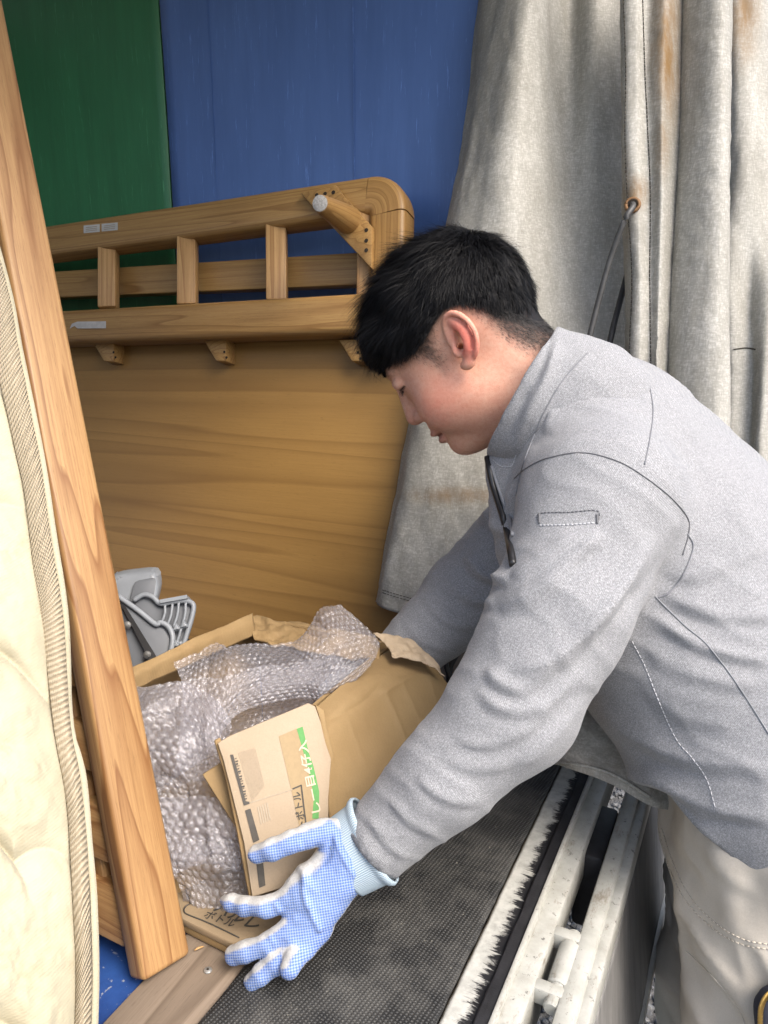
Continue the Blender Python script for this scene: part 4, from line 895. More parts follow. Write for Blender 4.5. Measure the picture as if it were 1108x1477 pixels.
# ------------------------------------------------------------ bubble wrap
def bubble(name, rows, label, pitch=.0088, hgt=.0022, res=.0012, crum=.008, seed=0.0, cs=22):
    C = pxgrid(rows); P0 = patchpts(C, 60, 60); lu = np.linalg.norm(np.diff(P0, axis=0), axis=2).sum(0).mean(); lv = np.linalg.norm(np.diff(P0, axis=1), axis=2).sum(1).mean()
    nu, nv = int(lu/res)+2, int(lv/res)+2; P = patchpts(C, nu, nv); n = gnormals(P)
    su = (np.linspace(0, lu, nu))[:, None]*np.ones((1, nv)); sv2 = (np.linspace(0, lv, nv))[None]*np.ones((nu, 1)); Q = np.stack([su, sv2, 0*su], -1)
    rid = lambda s, o: (1-np.abs(vnoise(Q, s, o+seed)))**2
    P = P+n*(crum*(.8*fbm(Q, cs*.7, 2, seed)+1.3*rid(cs*.7, 3.)**2-1.0*rid(cs*1.1, 9.)**2))[..., None]+(crum*.35*fbm(Q, cs*1.7, 2, seed+5))[..., None]*RT
    n = gnormals(P); r = su/(pitch*.866); row = np.round(r); col = sv2/pitch-.5*(row % 2); dx = (r-row)*.866; dy = col-np.round(col); rr = np.hypot(dx, dy)/.44
    flatb = vnoise(np.stack([row*1.7, np.round(col)*1.3, 0*row], -1), 1.0, seed+2) > .55
    h = hgt*np.sqrt(np.clip(1-rr**2, 0, 1))**.8*np.where(flatb, .25, 1)*(1+.25*vnoise(Q, 300, seed))
    P = P+n*h[..., None]
    F = gridfaces(nu, nv); o = meshobj(name, P.reshape(-1, 3), F, BUBBLE)
    return tag(o, label, 'bubble wrap', 'bubble wrap stuffed in the box')
bubble('bubble_wrap', [
    [(250, 960, 1.02), (300, 938, 1.05), (360, 930, 1.07), (430, 928, 1.08), (462, 880, 1.10), (492, 876, 1.11)],
    [(262, 985, 1.00), (310, 948, 1.02), (370, 946, 1.04), (440, 940, 1.05), (480, 905, 1.07), (525, 905, 1.09)],
    [(262, 1030, .975), (318, 985, .99), (375, 968, 1.01), (440, 960, 1.025), (492, 940, 1.045), (545, 930, 1.075)],
    [(255, 1090, .955), (308, 1050, .965), (355, 1000, .99), (430, 985, 1.01), (480, 985, 1.02), (540, 952, 1.06)],
    [(245, 1130, .95), (300, 1090, .955), (345, 1030, .98), (425, 1008, 1.01), (475, 1005, 1.02), (535, 965, 1.05)]], 'crumpled clear bubble wrap sheet draped over the box rim with its corner sticking up', seed=1.1, crum=.006)
bubble('bubble_wrap', [
    [(165, 1000, .955), (215, 985, .985), (270, 985, 1.0), (310, 1010, .98), (335, 1040, .965)],
    [(165, 1080, .925), (220, 1050, .945), (280, 1060, .95), (310, 1075, .945), (330, 1090, .935)],
    [(170, 1150, .905), (225, 1120, .925), (272, 1130, .92), (305, 1120, .935), (335, 1150, .915)],
    [(185, 1220, .895), (235, 1195, .91), (270, 1190, .915), (310, 1190, .91), (345, 1215, .905)],
    [(205, 1280, .885), (248, 1262, .895), (280, 1250, .90), (318, 1245, .905), (352, 1255, .90)]], 'clear bubble wrap sheet hanging between wooden post and printed flap', seed=4.7, crum=.009)
bubble('bubble_wrap', [
    [(215, 1150, .925), (260, 1150, .925), (300, 1150, .925), (345, 1170, .92), (372, 1190, .915)],
    [(225, 1200, .91), (262, 1205, .90), (305, 1205, .905), (345, 1215, .905), (368, 1230, .905)],
    [(245, 1255, .895), (275, 1262, .89), (310, 1265, .895), (345, 1265, .895), (366, 1275, .895)],
    [(262, 1300, .90), (285, 1316, .888), (315, 1318, .888), (342, 1300, .895), (365, 1300, .90)]], 'loose lowest end of bubble wrap resting on the lettered flattened carton', seed=8.2, crum=.007, pitch=.010, hgt=.0028)
bubble('bubble_wrap', [
    [(180, 1005, 1.06), (260, 985, 1.10), (360, 965, 1.13), (460, 950, 1.15), (550, 945, 1.16)],
    [(190, 1040, 1.02), (270, 1030, 1.05), (360, 1005, 1.08), (450, 985, 1.10), (540, 970, 1.11)],
    [(200, 1090, .985), (280, 1085, 1.0), (370, 1050, 1.02), (450, 1025, 1.04), (520, 1005, 1.06)],
    [(230, 1140, .965), (300, 1130, .965), (380, 1095, .98), (450, 1060, .99), (500, 1040, 1.01)]], 'darker inner layer of bubble wrap lying deep inside the box', seed=12.4, crum=.010)

# ------------------------------------------------------------ small things on the floor
def splinter(a, b, r, label):
    A = onz(*a, .004); B = onz(*b, .004); o = tube('wood_splinter', [A, (A+B)/2+[0, 0, .001], B], r, W_PALE, None, n=8, seg=5, taper=np.array([.3, .8, 1, 1, 1, .9, .6, .2])*r); tag(o, label, 'splinter')
splinter((280, 1371), (295, 1365), .0012, 'pale wood splinter lying on the grey floor plank')
sc0 = onz(300, 1400, .0015); scr = lathe('screw_head', sc0, sc0+[0, 0, .002], [(0, .0045), (.5, .0045), (1, .003)], STEEL, None, 14); tag(scr, 'small dull screw head set in the grey floor plank', 'screw')
for i, (x, y) in enumerate(((300, 1400), )):
    lathe('screw_slot', sc0+[0, 0, .002], sc0+[0, 0, .0024], [(0, .0016), (1, .0014)], HOLE, scr, 8)
for i, L in enumerate(([(640, 935, 1.32), (645, 965, 1.31), (652, 985, 1.31), (650, 1010, 1.30), (668, 1035, 1.29), (690, 1060, 1.27)], [(662, 938, 1.34), (650, 960, 1.33), (648, 990, 1.33), (656, 1020, 1.32)])):
    tag(tube('black_cable', [U(*p) for p in L], .0055 if i else .0045, BLACK, None, n=40), ('thick black cable hanging beside the white side gate behind the box', 'thin black cable trailing down behind the box to the sill')[1-i], 'cable')
tag(tube('black_cable', [onz(655, 1000, .012), onz(690, 985, .012), onz(705, 1005, .012), onz(690, 1035, .012), onz(660, 1060, .012)], .004, BLACK, None, n=40), 'black cable loop lying on the floor behind the box', 'cable')
# ------------------------------------------------------------ the man: joints (pixel, depth)
def J(x, y, d): return U(x, y, d)
FR = -RT*math.cos(math.radians(20))+FH*math.sin(math.radians(20)); LF = np.cross(ZU, FR)     # his front, his left
neckb = J(800, 600, 1.02); chest = J(880, 752, 1.02); belly = J(1005, 905, .99); pelv = J(1130, 1075, .96)
shN = J(868, 722, .885); elN = J(738, 1022, .835); faN = J(640, 1122, .835); wrN = J(540, 1218, .845)
shF = J(800, 735, 1.20); elF = J(672, 862, 1.235); wrF = J(585, 945, 1.20)
# ---- head frame
h_f = math.cos(math.radians(28))*(-.77*RT-.63*UPV)/math.hypot(.77, .63)+math.sin(math.radians(28))*FW
h_u = nrm(-.63*RT+.77*UPV); h_f = nrm(h_f-h_u*np.dot(h_f, h_u)); h_l = np.cross(h_u, h_f)
HO = U(655, 505, .965)+(-h_l)*.070        # mid-point between the ear canals
HR = np.array([h_f, h_l, h_u])
def HW(p): return HO+np.asarray(p)@HR
def headgrid(lo, hi, h): return Grid(lo, hi, h)
def hlocal(px, py, y):
    """point on the head's sagittal-parallel plane at lateral y, in head coordinates"""
    P = onplane(px, py, HO+h_l*y, h_l); return (P-HO)@HR.T
g = Grid((-.16, -.11, -.22), (.14, .115, .155), .0016)
E_ = g.ell; Cp = g.cap
E_((-.004, 0, .046), (.101, .078, .092), k=0)
E_((-.045, 0, .015), (.058, .064, .060), k=.02)
E_((.028, 0, -.005), (.066, .067, .078), k=.02)
E_((.035, 0, -.060), (.052, .060, .050), k=.025)
for s in (-1, 1):
    E_((.048, s*.042, -.038), (.038, .030, .040), k=.018)
    E_((.014, s*.048, -.066), (.036, .022, .036), k=.02)
    Cp((.089, s*.012, .042), (.077, s*.046, .040), .0095, .008, k=.012)
E_((.072, 0, -.094), (.024, .028, .021), k=.022)
E_((.028, 0, -.098), (.050, .044, .026), k=.022)
for s in (-1, 1):
    E_((.105, s*.033, .022), (.016, .019, .0125), k=.012, mode='sub')
    E_((.079, s*.034, .020), (.0145, .0165, .0125), k=.004)
Cp((.092, 0, .028), (.107, 0, -.024), .0085, .0120, k=.012)
E_((.103, 0, -.027), (.012, .012, .0095), k=.006)
for s in (-1, 1): E_((.095, s*.0140, -.030), (.0115, .0078, .0088), k=.005)
E_((.089, 0, -.052), (.012, .024, .012), k=.012)
E_((.0945, 0, -.0605), (.0115, .022, .0068), k=.004)
E_((.0915, 0, -.0745), (.0115, .019, .0075), k=.004)
Cp((.105, -.022, -.0672), (.105, .022, -.0672), .0032, k=.003, mode='sub')
nb = (neckb-HO)@HR.T
g.ecap((-.030, 0, -.045), nb+np.array([-.0, 0, .0]), .058, .066, .062, .070, np.array([0, 1.0, 0]), k=.02)
# ear
def earline(pts, ys, r, k, mode='add', n=14):
    Q = catmull(np.array(pts, float), n); yy = np.interp(np.linspace(0, 1, n), np.linspace(0, 1, len(ys)), ys)
    P = [hlocal(q[0], q[1], y) for q, y in zip(Q, yy)]
    rr = np.interp(np.linspace(0, 1, n), np.linspace(0, 1, len(r)), r)
    for i in range(n-1): Cp(P[i], P[i+1], rr[i], rr[i+1], k=k, mode=mode)
ec = hlocal(664, 488, .080)
g.ell(ec, (.0165, .0045, .027), R=np.array([[1, 0, 0], [0, 1, .0], [0, 0, 1.0]]), k=.006)
earline([(652, 462), (664, 470), (672, 484), (676, 500), (675, 516)], [.079, .083, .086, .085, .080], [.005, .006, .006, .006, .005], .006)
earline([(646, 480), (641, 468), (643, 457), (652, 451.5), (664, 455), (675, 464), (683, 476), (687, 490), (687, 503), (685, 514)], [.076, .079, .083, .086, .089, .091, .092, .091, .089, .086], [.0026, .0028, .0030, .0032, .0035, .0036, .0036, .0036, .0035, .003], .002, n=22)
earline([(681, 515), (676, 524), (670, 527)], [.082, .080, .077], [.0045, .0065, .005], .004, n=6)
earline([(654, 462), (663, 468), (671, 479), (675, 490), (675, 502), (671, 511)], [.083, .087, .089, .090, .088, .084], [.0026, .003, .003, .0028, .0026, .0022], .002, n=14)
earline([(655, 500), (658, 508), (662, 513)], [.082, .083, .081], [.003, .0035, .003], .003, n=5)
earline([(661, 482), (666, 490), (668, 500)], [.085, .083, .084], [.0052, .0078, .0062], .003, 'sub', n=6)
earline([(664, 498), (665, 503)], [.083, .058], [.0046, .0036], .0012, 'sub', n=4)
earline([(652, 459), (664, 463), (675, 473), (681, 487), (681, 502)], [.0885, .0910, .0930, .0935, .0915], [.0022, .0025, .0025, .0025, .002], .0015, 'sub', n=14)
Pl_, Fh = g.mesh(); Pl_ = relax(Pl_, Fh, 1, .4)
# far ear: mirror the near one roughly with a simple shell
def hwarp(P):
    x = P[:, 0]; t = np.clip(x/.06, 0, 1); t = t*t*(3-2*t); Q = P.copy(); Q[:, 0] = x*(1+.15*t); return Q
PHW = HO+hwarp(Pl_)@HR
# ---- skin colours
col = np.tile(np.array([.63, .385, .285, 1.0]), (len(Pl_), 1))
def blend(mask, c):
    m = np.clip(mask, 0, 1)[:, None]; col[:, :3] = col[:, :3]*(1-m)+np.array(c)*m
lx, ly, lz = Pl_.T
def gauss(c, r): return np.exp(-(((lx-c[0])/r[0])**2+((np.abs(ly)-c[1])/r[1])**2+((lz-c[2])/r[2])**2))
nz = fbm(Pl_, 45, 3)
blend(.70*gauss((.055, .055, -.035), (.038, .04, .036))*(1+.4*nz), (.60, .235, .17))
blend(.35*gauss((.02, .06, -.07), (.04, .04, .035)), (.55, .25, .17))
ew = hlocal(668, 490, .09); ed = np.hypot((lx-ew[0])/.022, (lz-ew[2])/.036)
blend(.95*np.clip(1.4-ed, 0, 1)*(ly > .080)*np.clip((ly-.080)/.008, 0, 1), (.62, .20, .155))
blend(.5*gauss((.105, 0, -.032), (.02, .02, .014)), (.52, .22, .16))
lip = np.maximum(np.exp(-(((lx-.100)/.014)**2+(ly/.024)**2+((lz+.0605)/.0062)**2)), np.exp(-(((lx-.097)/.014)**2+(ly/.021)**2+((lz+.0745)/.0066)**2)))
blend(.85*np.clip(lip*1.3, 0, 1)*(lx > .083), (.36, .13, .11)); blend(.9*np.exp(-((lz+.0672)/.0022)**2)*(lx > .089)*(np.abs(ly) < .024), (.12, .035, .03))
blend(.8*np.exp(-(((lx-.088)/.02)**2+((lz+.0400)/.003)**2+((np.abs(ly)-.0085)/.004)**2)), (.10, .04, .03))
# eyebrow & lash line
blend(.55*np.clip(1.5-np.hypot((lz-.0430)/.0045, (np.abs(ly)-.034)/.017), 0, 1)*(lx > .055), (.06, .045, .04))
blend(.95*np.exp(-((lz-.0110)/.0016)**2)*(np.abs(np.abs(ly)-.033) < .0155)*(lx > .062), (.02, .014, .012)); blend(.45*np.exp(-((lz-.0265)/.0016)**2)*(np.abs(np.abs(ly)-.033) < .016)*(lx > .062), (.28, .14, .10))
# ---- hair zones in side view
def side(pts): return np.array([hlocal(x, y, .070)[[0, 2]] for x, y in pts])
def sdline(P2, L):
    """signed distance to polyline (positive on the crown side)"""
    d, t, s = polydist(P2[:, 0]*1e4, P2[:, 1]*1e4, L*1e4, 60); return d/1e4*s
LONG = side([(548, 532), (575, 512), (600, 503), (617, 487), (632, 463), (650, 444), (690, 444), (730, 464), (765, 482), (800, 504), (850, 545)])
FADE = side([(560, 545), (600, 528), (622, 532), (648, 548), (650, 520), (640, 490), (640, 462), (652, 448), (668, 450), (692, 470), (715, 495), (740, 515), (765, 525), (800, 545), (850, 600)])
p2 = np.stack([lx, lz], 1); sl_ = sdline(p2, LONG); sf_ = sdline(p2, FADE)
if np.mean(sl_[lz > .10]) < 0: sl_ = -sl_
if np.mean(sf_[lz > .10]) < 0: sf_ = -sf_
front = (lx > .0)*np.clip((lz-.055)/.015, 0, 1)
notear = ~((ed < 1.25) & (ly > .0785))
blend(np.clip(sl_/.006+.6, 0, 1)*np.clip((.096-lx)/.01+.6*(lz > .07), 0, 1), (.012, .011, .011))
blend(np.clip(sf_/.020, 0, 1)**1.2*.80*(sl_ < .004)*(1+.15*fbm(Pl_, 320, 2))*notear, (.085, .068, .060))
blend(.25*np.exp(-((lz+.055)/.025)**2-((lx-.07)/.03)**2)*(.6+.5*fbm(Pl_, 300, 2)), (.30, .19, .15))

# ---- body under the clothes: one continuous surface with the head
gb = Grid((-.45, .35, -.90), (.95, 1.55, .55), .011)
gb.ecap(chest, belly, .120, .130, .085, .115, LF, k=.03); gb.ecap(belly, pelv, .130, .140, .115, .11, LF, k=.03); gb.cap(chest, neckb, .08, .05, k=.04)
for a, b, c in ((shN, elN, wrN), (shF, elF, wrF)): gb.cap(a, b, .050, .040, k=.02); gb.cap(b, c, .040, .026, k=.02)
hipN = pelv+LF*.09-ZU*.05; hipF = pelv-LF*.09-ZU*.05; kneeN = np.array([hipN[0]+.02, hipN[1]-.03, -.38]); kneeF = np.array([hipF[0]-.02, hipF[1]+.04, -.38]); ftN = np.array([kneeN[0]+.07, kneeN[1]-.01, GZ+.08]); ftF = np.array([kneeF[0]+.07, kneeF[1]+.01, GZ+.08])
for a, b, c in ((hipN, kneeN, ftN), (hipF, kneeF, ftF)): gb.cap(a, b, .085, .055, k=.03); gb.cap(b, c, .055, .038, k=.03)
Pb_, Fb_ = gb.mesh()
Vall = np.concatenate([PHW, Pb_]); Fall = np.concatenate([Fh, Fb_+len(PHW)])
person = meshobj('person', Vall, Fall, SKIN, None, attrs={'col': np.concatenate([col, np.tile([.56, .335, .235, 1], (len(Pb_), 1))])})
tag(person, 'man in a grey jersey and beige trousers bending over the cardboard box', 'person')

# ---- hair strands
headN = vnormals(Pl_, Fh)
def strands(idx, length, lift, flow, r0, wmin, mat, name, segs=6, jit=.25, curl=.0, drop=.25):
    P = Pl_[idx]+headN[idx]*-.0006; N = headN[idx]; n = len(idx); jitv = rng.normal(size=(n, 3))*jit
    L = length; pts = [P.copy()]; d = flow+jitv; d /= np.linalg.norm(d, axis=1)[:, None]; c0 = np.array([-.004, 0, .046]); rad = np.array([.101, .078, .092])
    dr = nrm(HR@np.array([0, 0, -1.0]))
    for s in range(segs):
        t = s/(segs-1); v = d*(1-.0*t)+N*(lift*(1-t))[:, None]+dr*(drop*t); v /= np.linalg.norm(v, axis=1)[:, None]; P = P+v*(L/segs)[:, None]
        q = (P-c0)/rad; m = np.linalg.norm(q, axis=1); k = 1+r0/.09*(.35+.65*min(1, t*2+.3)); up = (m < k) & (P[:, 2] > -.02)
        P = np.where(up[:, None], c0+q/np.maximum(m, 1e-6)[:, None]*k*rad, P); pts.append(P.copy())
    S = np.stack(pts, 1); T = np.gradient(S, axis=1); wd = np.cross(T, S-c0); wd /= np.linalg.norm(wd, axis=2)[..., None]+1e-9
    a = rng.uniform(-.7, .7, n)[:, None, None]; nn_ = np.cross(T, wd); nn_ /= np.linalg.norm(nn_, axis=2)[..., None]+1e-9; wd = wd*np.cos(a)+nn_*np.sin(a)
    w = wmin*np.linspace(1, .25, segs+1)[None, :, None]; A = S-wd*w; B = S+wd*w; V = np.stack([A, B], 2).reshape(-1, 3)
    m = segs+1; base = (np.arange(n)*m*2)[:, None]+np.arange(segs)[None]*2; F = np.stack([base, base+1, base+3, base+2], -1).reshape(-1, 4)
    return meshobj(name, HO+hwarp(V)@HR, F, mat, person)
crown = np.array([-.072, 0, .118])
def flowfield(P):
    v = P-crown; v = v+np.array([.03, 0, 0]); v[:, 0] += .6*np.abs(v[:, 0])*(P[:, 2] > .05); N = (P-np.array([-.004, 0, .046]))/np.array([.101, .078, .092])**2; N /= np.linalg.norm(N, axis=1)[:, None]
    v = v-N*(v*N).sum(1)[:, None]; v[:, 1] *= .8; return v/(np.linalg.norm(v, axis=1)[:, None]+1e-9)
cand = np.where((sl_ > 0.0) & (lz > -.03-.05*(lx < -.02)) & notear & ~((lx > .088) & (lz < .062)) & (np.abs(ly) < .11))[0]
pick = rng.choice(cand, 44000); Pk = Pl_[pick]; top = np.clip(sl_[pick]/.045, 0, 1); ln = (.010+.034*top**1.2)*(1-.55*np.clip((Pk[:, 0]-.04)/.045, 0, 1))*rng.uniform(.75, 1.2, len(pick))
back = np.clip((-.02-Pk[:, 0])/.05, 0, 1); ln *= 1-.45*back
clump = np.stack([vnoise(Pk, 90, o) for o in (0., 5., 9.)], 1)
fl_ = flowfield(Pk)+clump*.55; ln *= 1+.35*vnoise(Pk, 70, 12.)
strands(pick, ln, .55+.0*ln, fl_, .012, .00026, HAIR, 'hair', 7, .16, drop=.10)
# stray tufts
pk2 = rng.choice(cand[(lz[cand] > .06)], 3500); Pq2 = Pl_[pk2]
strands(pk2, (.045-.02*np.clip((Pq2[:, 0]-.03)/.05, 0, 1))*rng.uniform(.6, 1.2, len(pk2)), np.full(len(pk2), .8), flowfield(Pq2)+np.stack([vnoise(Pq2, 60, o) for o in (2., 6., 8.)], 1)*.7, .016, .0002, HAIR, 'hair_tuft', 7, .25, drop=.12)
# clipped sides
c3_ = np.where((sf_ > .0) & (sl_ < .010) & (lz > -.09) & notear & (lx < .09))[0]
dens = np.clip(sf_[c3_]/.022, .04, 1); c3_ = c3_[rng.random(len(c3_)) < dens]; pk3 = rng.choice(c3_, 16000)
fl3 = np.tile([-.25, 0, -1.0], (len(pk3), 1)); N3 = headN[pk3]; fl3 = fl3-N3*(fl3*N3).sum(1)[:, None]
strands(pk3, (.0022+.007*np.clip(sf_[pk3]/.03, 0, 1))*rng.uniform(.6, 1.3, len(pk3)), np.full(len(pk3), .55), fl3, -.02, .00011, STUB, 'clipped_hair', 3, .22, drop=0)
# brows and lashes
bi = np.where((np.abs(lz-.0435) < .0045) & (np.abs(np.abs(ly)-.034) < .018) & (lx > .055))[0]; pk4 = rng.choice(bi, 900); sgn = np.sign(ly[pk4])
strands(pk4, np.full(900, .009), np.full(900, .35), np.stack([-.3+0*sgn, sgn, .25+0*sgn], 1), -.02, .0002, HAIR, 'eyebrow', 3, .2, drop=0)
bi = np.where((np.abs(lz-.010) < .0018) & (np.abs(np.abs(ly)-.033) < .014) & (lx > .070))[0]
if len(bi): pk5 = rng.choice(bi, 120); ey = strands(pk5, np.full(120, .008), np.full(120, .9), np.tile([.6, 0, -.8], (120, 1)), -.02, .00022, HAIR, 'eyelash', 3, .15, drop=.2); ey['kind'] = 'stuff'

# ------------------------------------------------------------ jersey
gj = Grid((-.36, .42, -.10), (.80, 1.48, .72), .0048)
gj.ecap(chest, belly, .160, .172, .125, .165, LF, k=0); gj.ecap(belly, pelv, .172, .195, .165, .175, LF, k=.03)
gj.ecap(pelv, pelv+(pelv-belly)*.38, .195, .195, .172, .168, LF, k=.03)
upper = J(842, 610, 1.03); gj.ecap(chest, upper, .185, .12, .125, .085, LF, k=.04); gj.cap(upper, neckb, .09, .068, k=.03)
gj.ecap(J(905, 640, 1.03), J(1010, 770, 1.0), .155, .165, .10, .12, LF, k=.04)
gj.cap(shN, J(812, 870, .842), .088, .075, k=.012); gj.cap(J(812, 870, .842), elN, .075, .068, k=.006); gj.cap(elN, faN, .066, .053, k=.016); gj.cap(faN, wrN, .053, .041, k=.014)
gj.cap(J(750, 672, 1.0), J(778, 800, .98), .045, .050, k=.03)
gj.cap(upper+LF*.04, shN, .075, .085, k=.03)
gj.cap(upper-LF*.04, shF, .075, .08, k=.03); gj.cap(shF, elF, .078, .068, k=.025); gj.cap(elF, wrF, .066, .050, k=.016)
# collar
ntop = HO+np.array([-.030, 0, -.045])@HR; nax = nrm(ntop-neckb)
cA = neckb-nax*.02; cB = neckb+nax*.16
gc_ = Grid((-.2, .6, .15), (.45, 1.35, .72), .0030)
cl_f = J(702, 652, .98); cl_b = J(803, 484, .99); cdirv = nrm(cl_f-cl_b); pn = nrm(np.cross(cdirv, LF)); pn = pn if np.dot(pn, ntop-cl_f) > 0 else -pn
cc = (cl_f+cl_b)/2
wid = np.linalg.norm(cl_f-cl_b)/2
gc_.ecap(cc-pn*.075+cdirv*-.004, cc+pn*.03, .082, .075, wid+.012, wid, LF, k=0); gc_.cut(cc, pn)
gc_.ecap(cc-pn*.030, cc+pn*.05, .068, .0665, wid-.014, wid-.0075, LF, k=.004, mode='sub')
Pj, Fj = gj.mesh(); Pj = relax(Pj, Fj, 2, .5)
def wrinkle(P, F, folds, base=.0022, hi=.0011, stretch=(1, 1, 1), s1=16, s2=42, seed=0.):
    N = vnormals(P, F); X, Y, D = proj(P); facing = np.clip(((CAM-P)*N).sum(1)/np.linalg.norm(CAM-P, axis=1)*3+.3, 0, 1)
    d = base*fbm(P*stretch, s1, 2, seed)+hi*fbm(P*stretch, s2, 2, seed+4)
    for pts, amp, w in folds:
        q, t, sg = polydist(X, Y, pts, 24); e = np.clip(np.minimum(t, 1-t)*5, 0, 1)**.7
        ww = w*(1+.35*vnoise(P, 25, 3.)); prof = (np.exp(-np.abs(q/ww)**1.15)-.5*np.exp(-np.abs((q*sg-1.5*ww)/(.9*ww))**1.3))*(1+.5*vnoise(P, 18, 8.))
        d = d+amp*prof*e*facing
    return P+N*d[:, None]
folds = [
    ([(735, 968), (790, 955), (850, 905), (905, 830), (940, 770)], .010, 13), ([(722, 880), (780, 850), (830, 800), (870, 770)], .007, 12), ([(742, 830), (790, 800), (835, 770)], .0045, 10),
    ([(705, 962), (722, 985), (760, 990), (800, 965)], .008, 10), ([(690, 990), (720, 1020), (780, 1020), (830, 980)], .006, 10), ([(655, 1065), (700, 1075), (750, 1060), (800, 1020)], .005, 9), ([(640, 1095), (690, 1110), (740, 1100)], .003, 8),
    ([(600, 1120), (640, 1150), (690, 1160)], .0035, 8), ([(560, 1150), (590, 1185), (630, 1205)], .003, 7), ([(530, 1175), (555, 1215), (590, 1240)], .003, 6), ([(512, 1190), (530, 1225), (560, 1255)], .0025, 5), ([(850, 1000), (800, 1060), (740, 1110)], .004, 12),
    ([(945, 830), (900, 920), (850, 1000)], .004, 14), ([(985, 760), (940, 850), (890, 940)], -.003, 10),
    ([(955, 855), (1010, 880), (1070, 890), (1120, 885)], .006, 11), ([(940, 890), (1000, 925), (1060, 945), (1120, 955)], .007, 12), ([(930, 930), (980, 965), (1050, 985), (1120, 990)], .004, 11),
    ([(960, 830), (1010, 830), (1060, 810), (1110, 780)], .003, 10), ([(870, 1040), (930, 1070), (1000, 1095), (1110, 1110)], .006, 13), ([(850, 1065), (900, 1110), (960, 1130), (1030, 1165), (1110, 1180)], .010, 13), ([(900, 1120), (950, 1160), (1000, 1190), (1040, 1220)], .006, 10), ([(920, 985), (980, 1030), (1060, 1050)], .004, 12),
    ([(790, 520), (765, 580), (740, 640)], .004, 9), ([(770, 640), (745, 690), (735, 740)], .005, 9), ([(850, 504), (836, 535), (806, 580), (785, 625)], .010, 10),
    ([(690, 730), (715, 760), (740, 770)], .005, 9), ([(672, 800), (700, 830), (735, 835)], .008, 9), ([(640, 835), (680, 865), (715, 868)], .005, 8), ([(610, 865), (650, 900), (690, 905)], .004, 7), ([(580, 895), (610, 925), (650, 940)], .003, 6)]
folds = [(a, b*1.0, c) for a, b, c in folds]
Pj = wrinkle(Pj, Fj, folds, .0016, .0006, (1, 1, 1), 13, 48)
Nj = vnormals(Pj, Fj); axs = nrm(elN-shN); Rj = (1-np.abs(vnoise(np.stack([(Pj@axs)*2.4+(Pj@UPV)*.6, (Pj@FW)*.8, (Pj@np.cross(axs, FW))*.8], 1), 20, 2.)))**3; Pj = Pj+Nj*(.0020*(Rj-.25))[:, None]
# hem: cut by a plane so that trousers show below
hemp = J(1108, 1285, .80); hemd = nrm(J(935, 1155, .85)-J(1108, 1285, .80)); hemn = nrm(np.cross(hemd, LF)); hemn = hemn if np.dot(hemn, pelv-chest) > 0 else -hemn
fcv = Pj[Fj].mean(1); keep = (((fcv-hemp)@hemn+.002*fbm(fcv, 12, 2)-.08*np.clip((950-proj(fcv)[0])/70, 0, 1)) < 0) | (fcv[:, 0] < .12) | (proj(fcv)[0] < 850)
wr_c = np.array([proj(wrN)[0], proj(wrN)[1]])
wd_ = nrm(wrN-faN); keep &= ~(((fcv-(wrN+wd_*.001))@wd_ > 0) & (np.linalg.norm(fcv-wrN, axis=1) < .09))
wdF = nrm(wrF-elF); keep &= ~(((fcv-(wrF+wdF*.012))@wdF > 0) & (np.linalg.norm(fcv-wrF, axis=1) < .09))
keep &= ~(np.linalg.norm(np.cross(fcv-neckb, nax), axis=1) < .052) | ((fcv-neckb)@nax < .0)
Fj2 = Fj[keep]
def snap(P, F, p0, n, tol, m=None):
    e = np.sort(np.concatenate([F[:, [i, (i+1) % 4]] for i in range(4)]), 1); u, c = np.unique(e, axis=0, return_counts=True); b = np.unique(u[c == 1]); d = (P[b]-p0)@n
    ok = np.abs(d) < tol
    if m is not None: ok &= m(P[b])
    P[b[ok]] -= d[ok][:, None]*n
snap(Pj, Fj2, wrN+wd_*.001, wd_, .008, lambda q: np.linalg.norm(q-wrN, axis=1) < .09); snap(Pj, Fj2, wrF+wdF*.012, wdF, .008, lambda q: np.linalg.norm(q-wrF, axis=1) < .09); snap(Pj, Fj2, hemp, hemn, .012, lambda q: (q[:, 0] > .12) & (proj(q)[0] > 955))
jer = meshobj('jersey', Pj, Fj2, JERSEY, person); jer['label'] = 'heather grey long-sleeved jersey'
so = jer.modifiers.new('thick', 'SOLIDIFY'); so.thickness = .004; so.offset = -1
Pc_, Fc_ = gc_.mesh(); Pc_ = relax(Pc_, Fc_, 2, .5); Nc = vnormals(Pc_, Fc_); Pc_ = Pc_+Nc*(.0018*fbm(Pc_, 30, 2))[:, None]; Pc_ = wrinkle(Pc_, Fc_, [([(806, 484), (792, 530), (768, 590), (738, 655)], .007, 8), ([(775, 560), (750, 610), (722, 660)], .004, 6)], .0008, .0005)
collar = meshobj('collar', Pc_, Fc_, JERSEY, jer)
tj = bvh(Pj, Fj2); tc = bvh(Pc_, Fc_)
def seam(name, pts, r, mat, tree=tj, n=80, dash=None, lift=.0004, par=None):
    q = castline(tree, pts, n, lift)
    if len(q) < 4: return
    # break where the line jumps between surfaces
    seg = [[q[0]]]
    for a, b in zip(q[:-1], q[1:]):
        if np.linalg.norm(b-a) > .03: seg.append([])
        seg[-1].append(b)
    for s in seg:
        if len(s) < 4: continue
        if dash: dashes(name, s, r, mat, par or jer, *dash)
        else: tube(name, np.array(s), r, mat, par or jer, raw=True, seg=6)
seam('shoulder_seam', [(742, 690), (760, 675), (790, 661), (840, 653), (890, 665), (930, 688), (970, 720), (992, 748), (993, 770), (985, 800)], .0007, GSTITCH)
seam('yoke_seam', [(936, 550), (942, 590), (938, 630), (930, 670)], .0008, SEAMG)
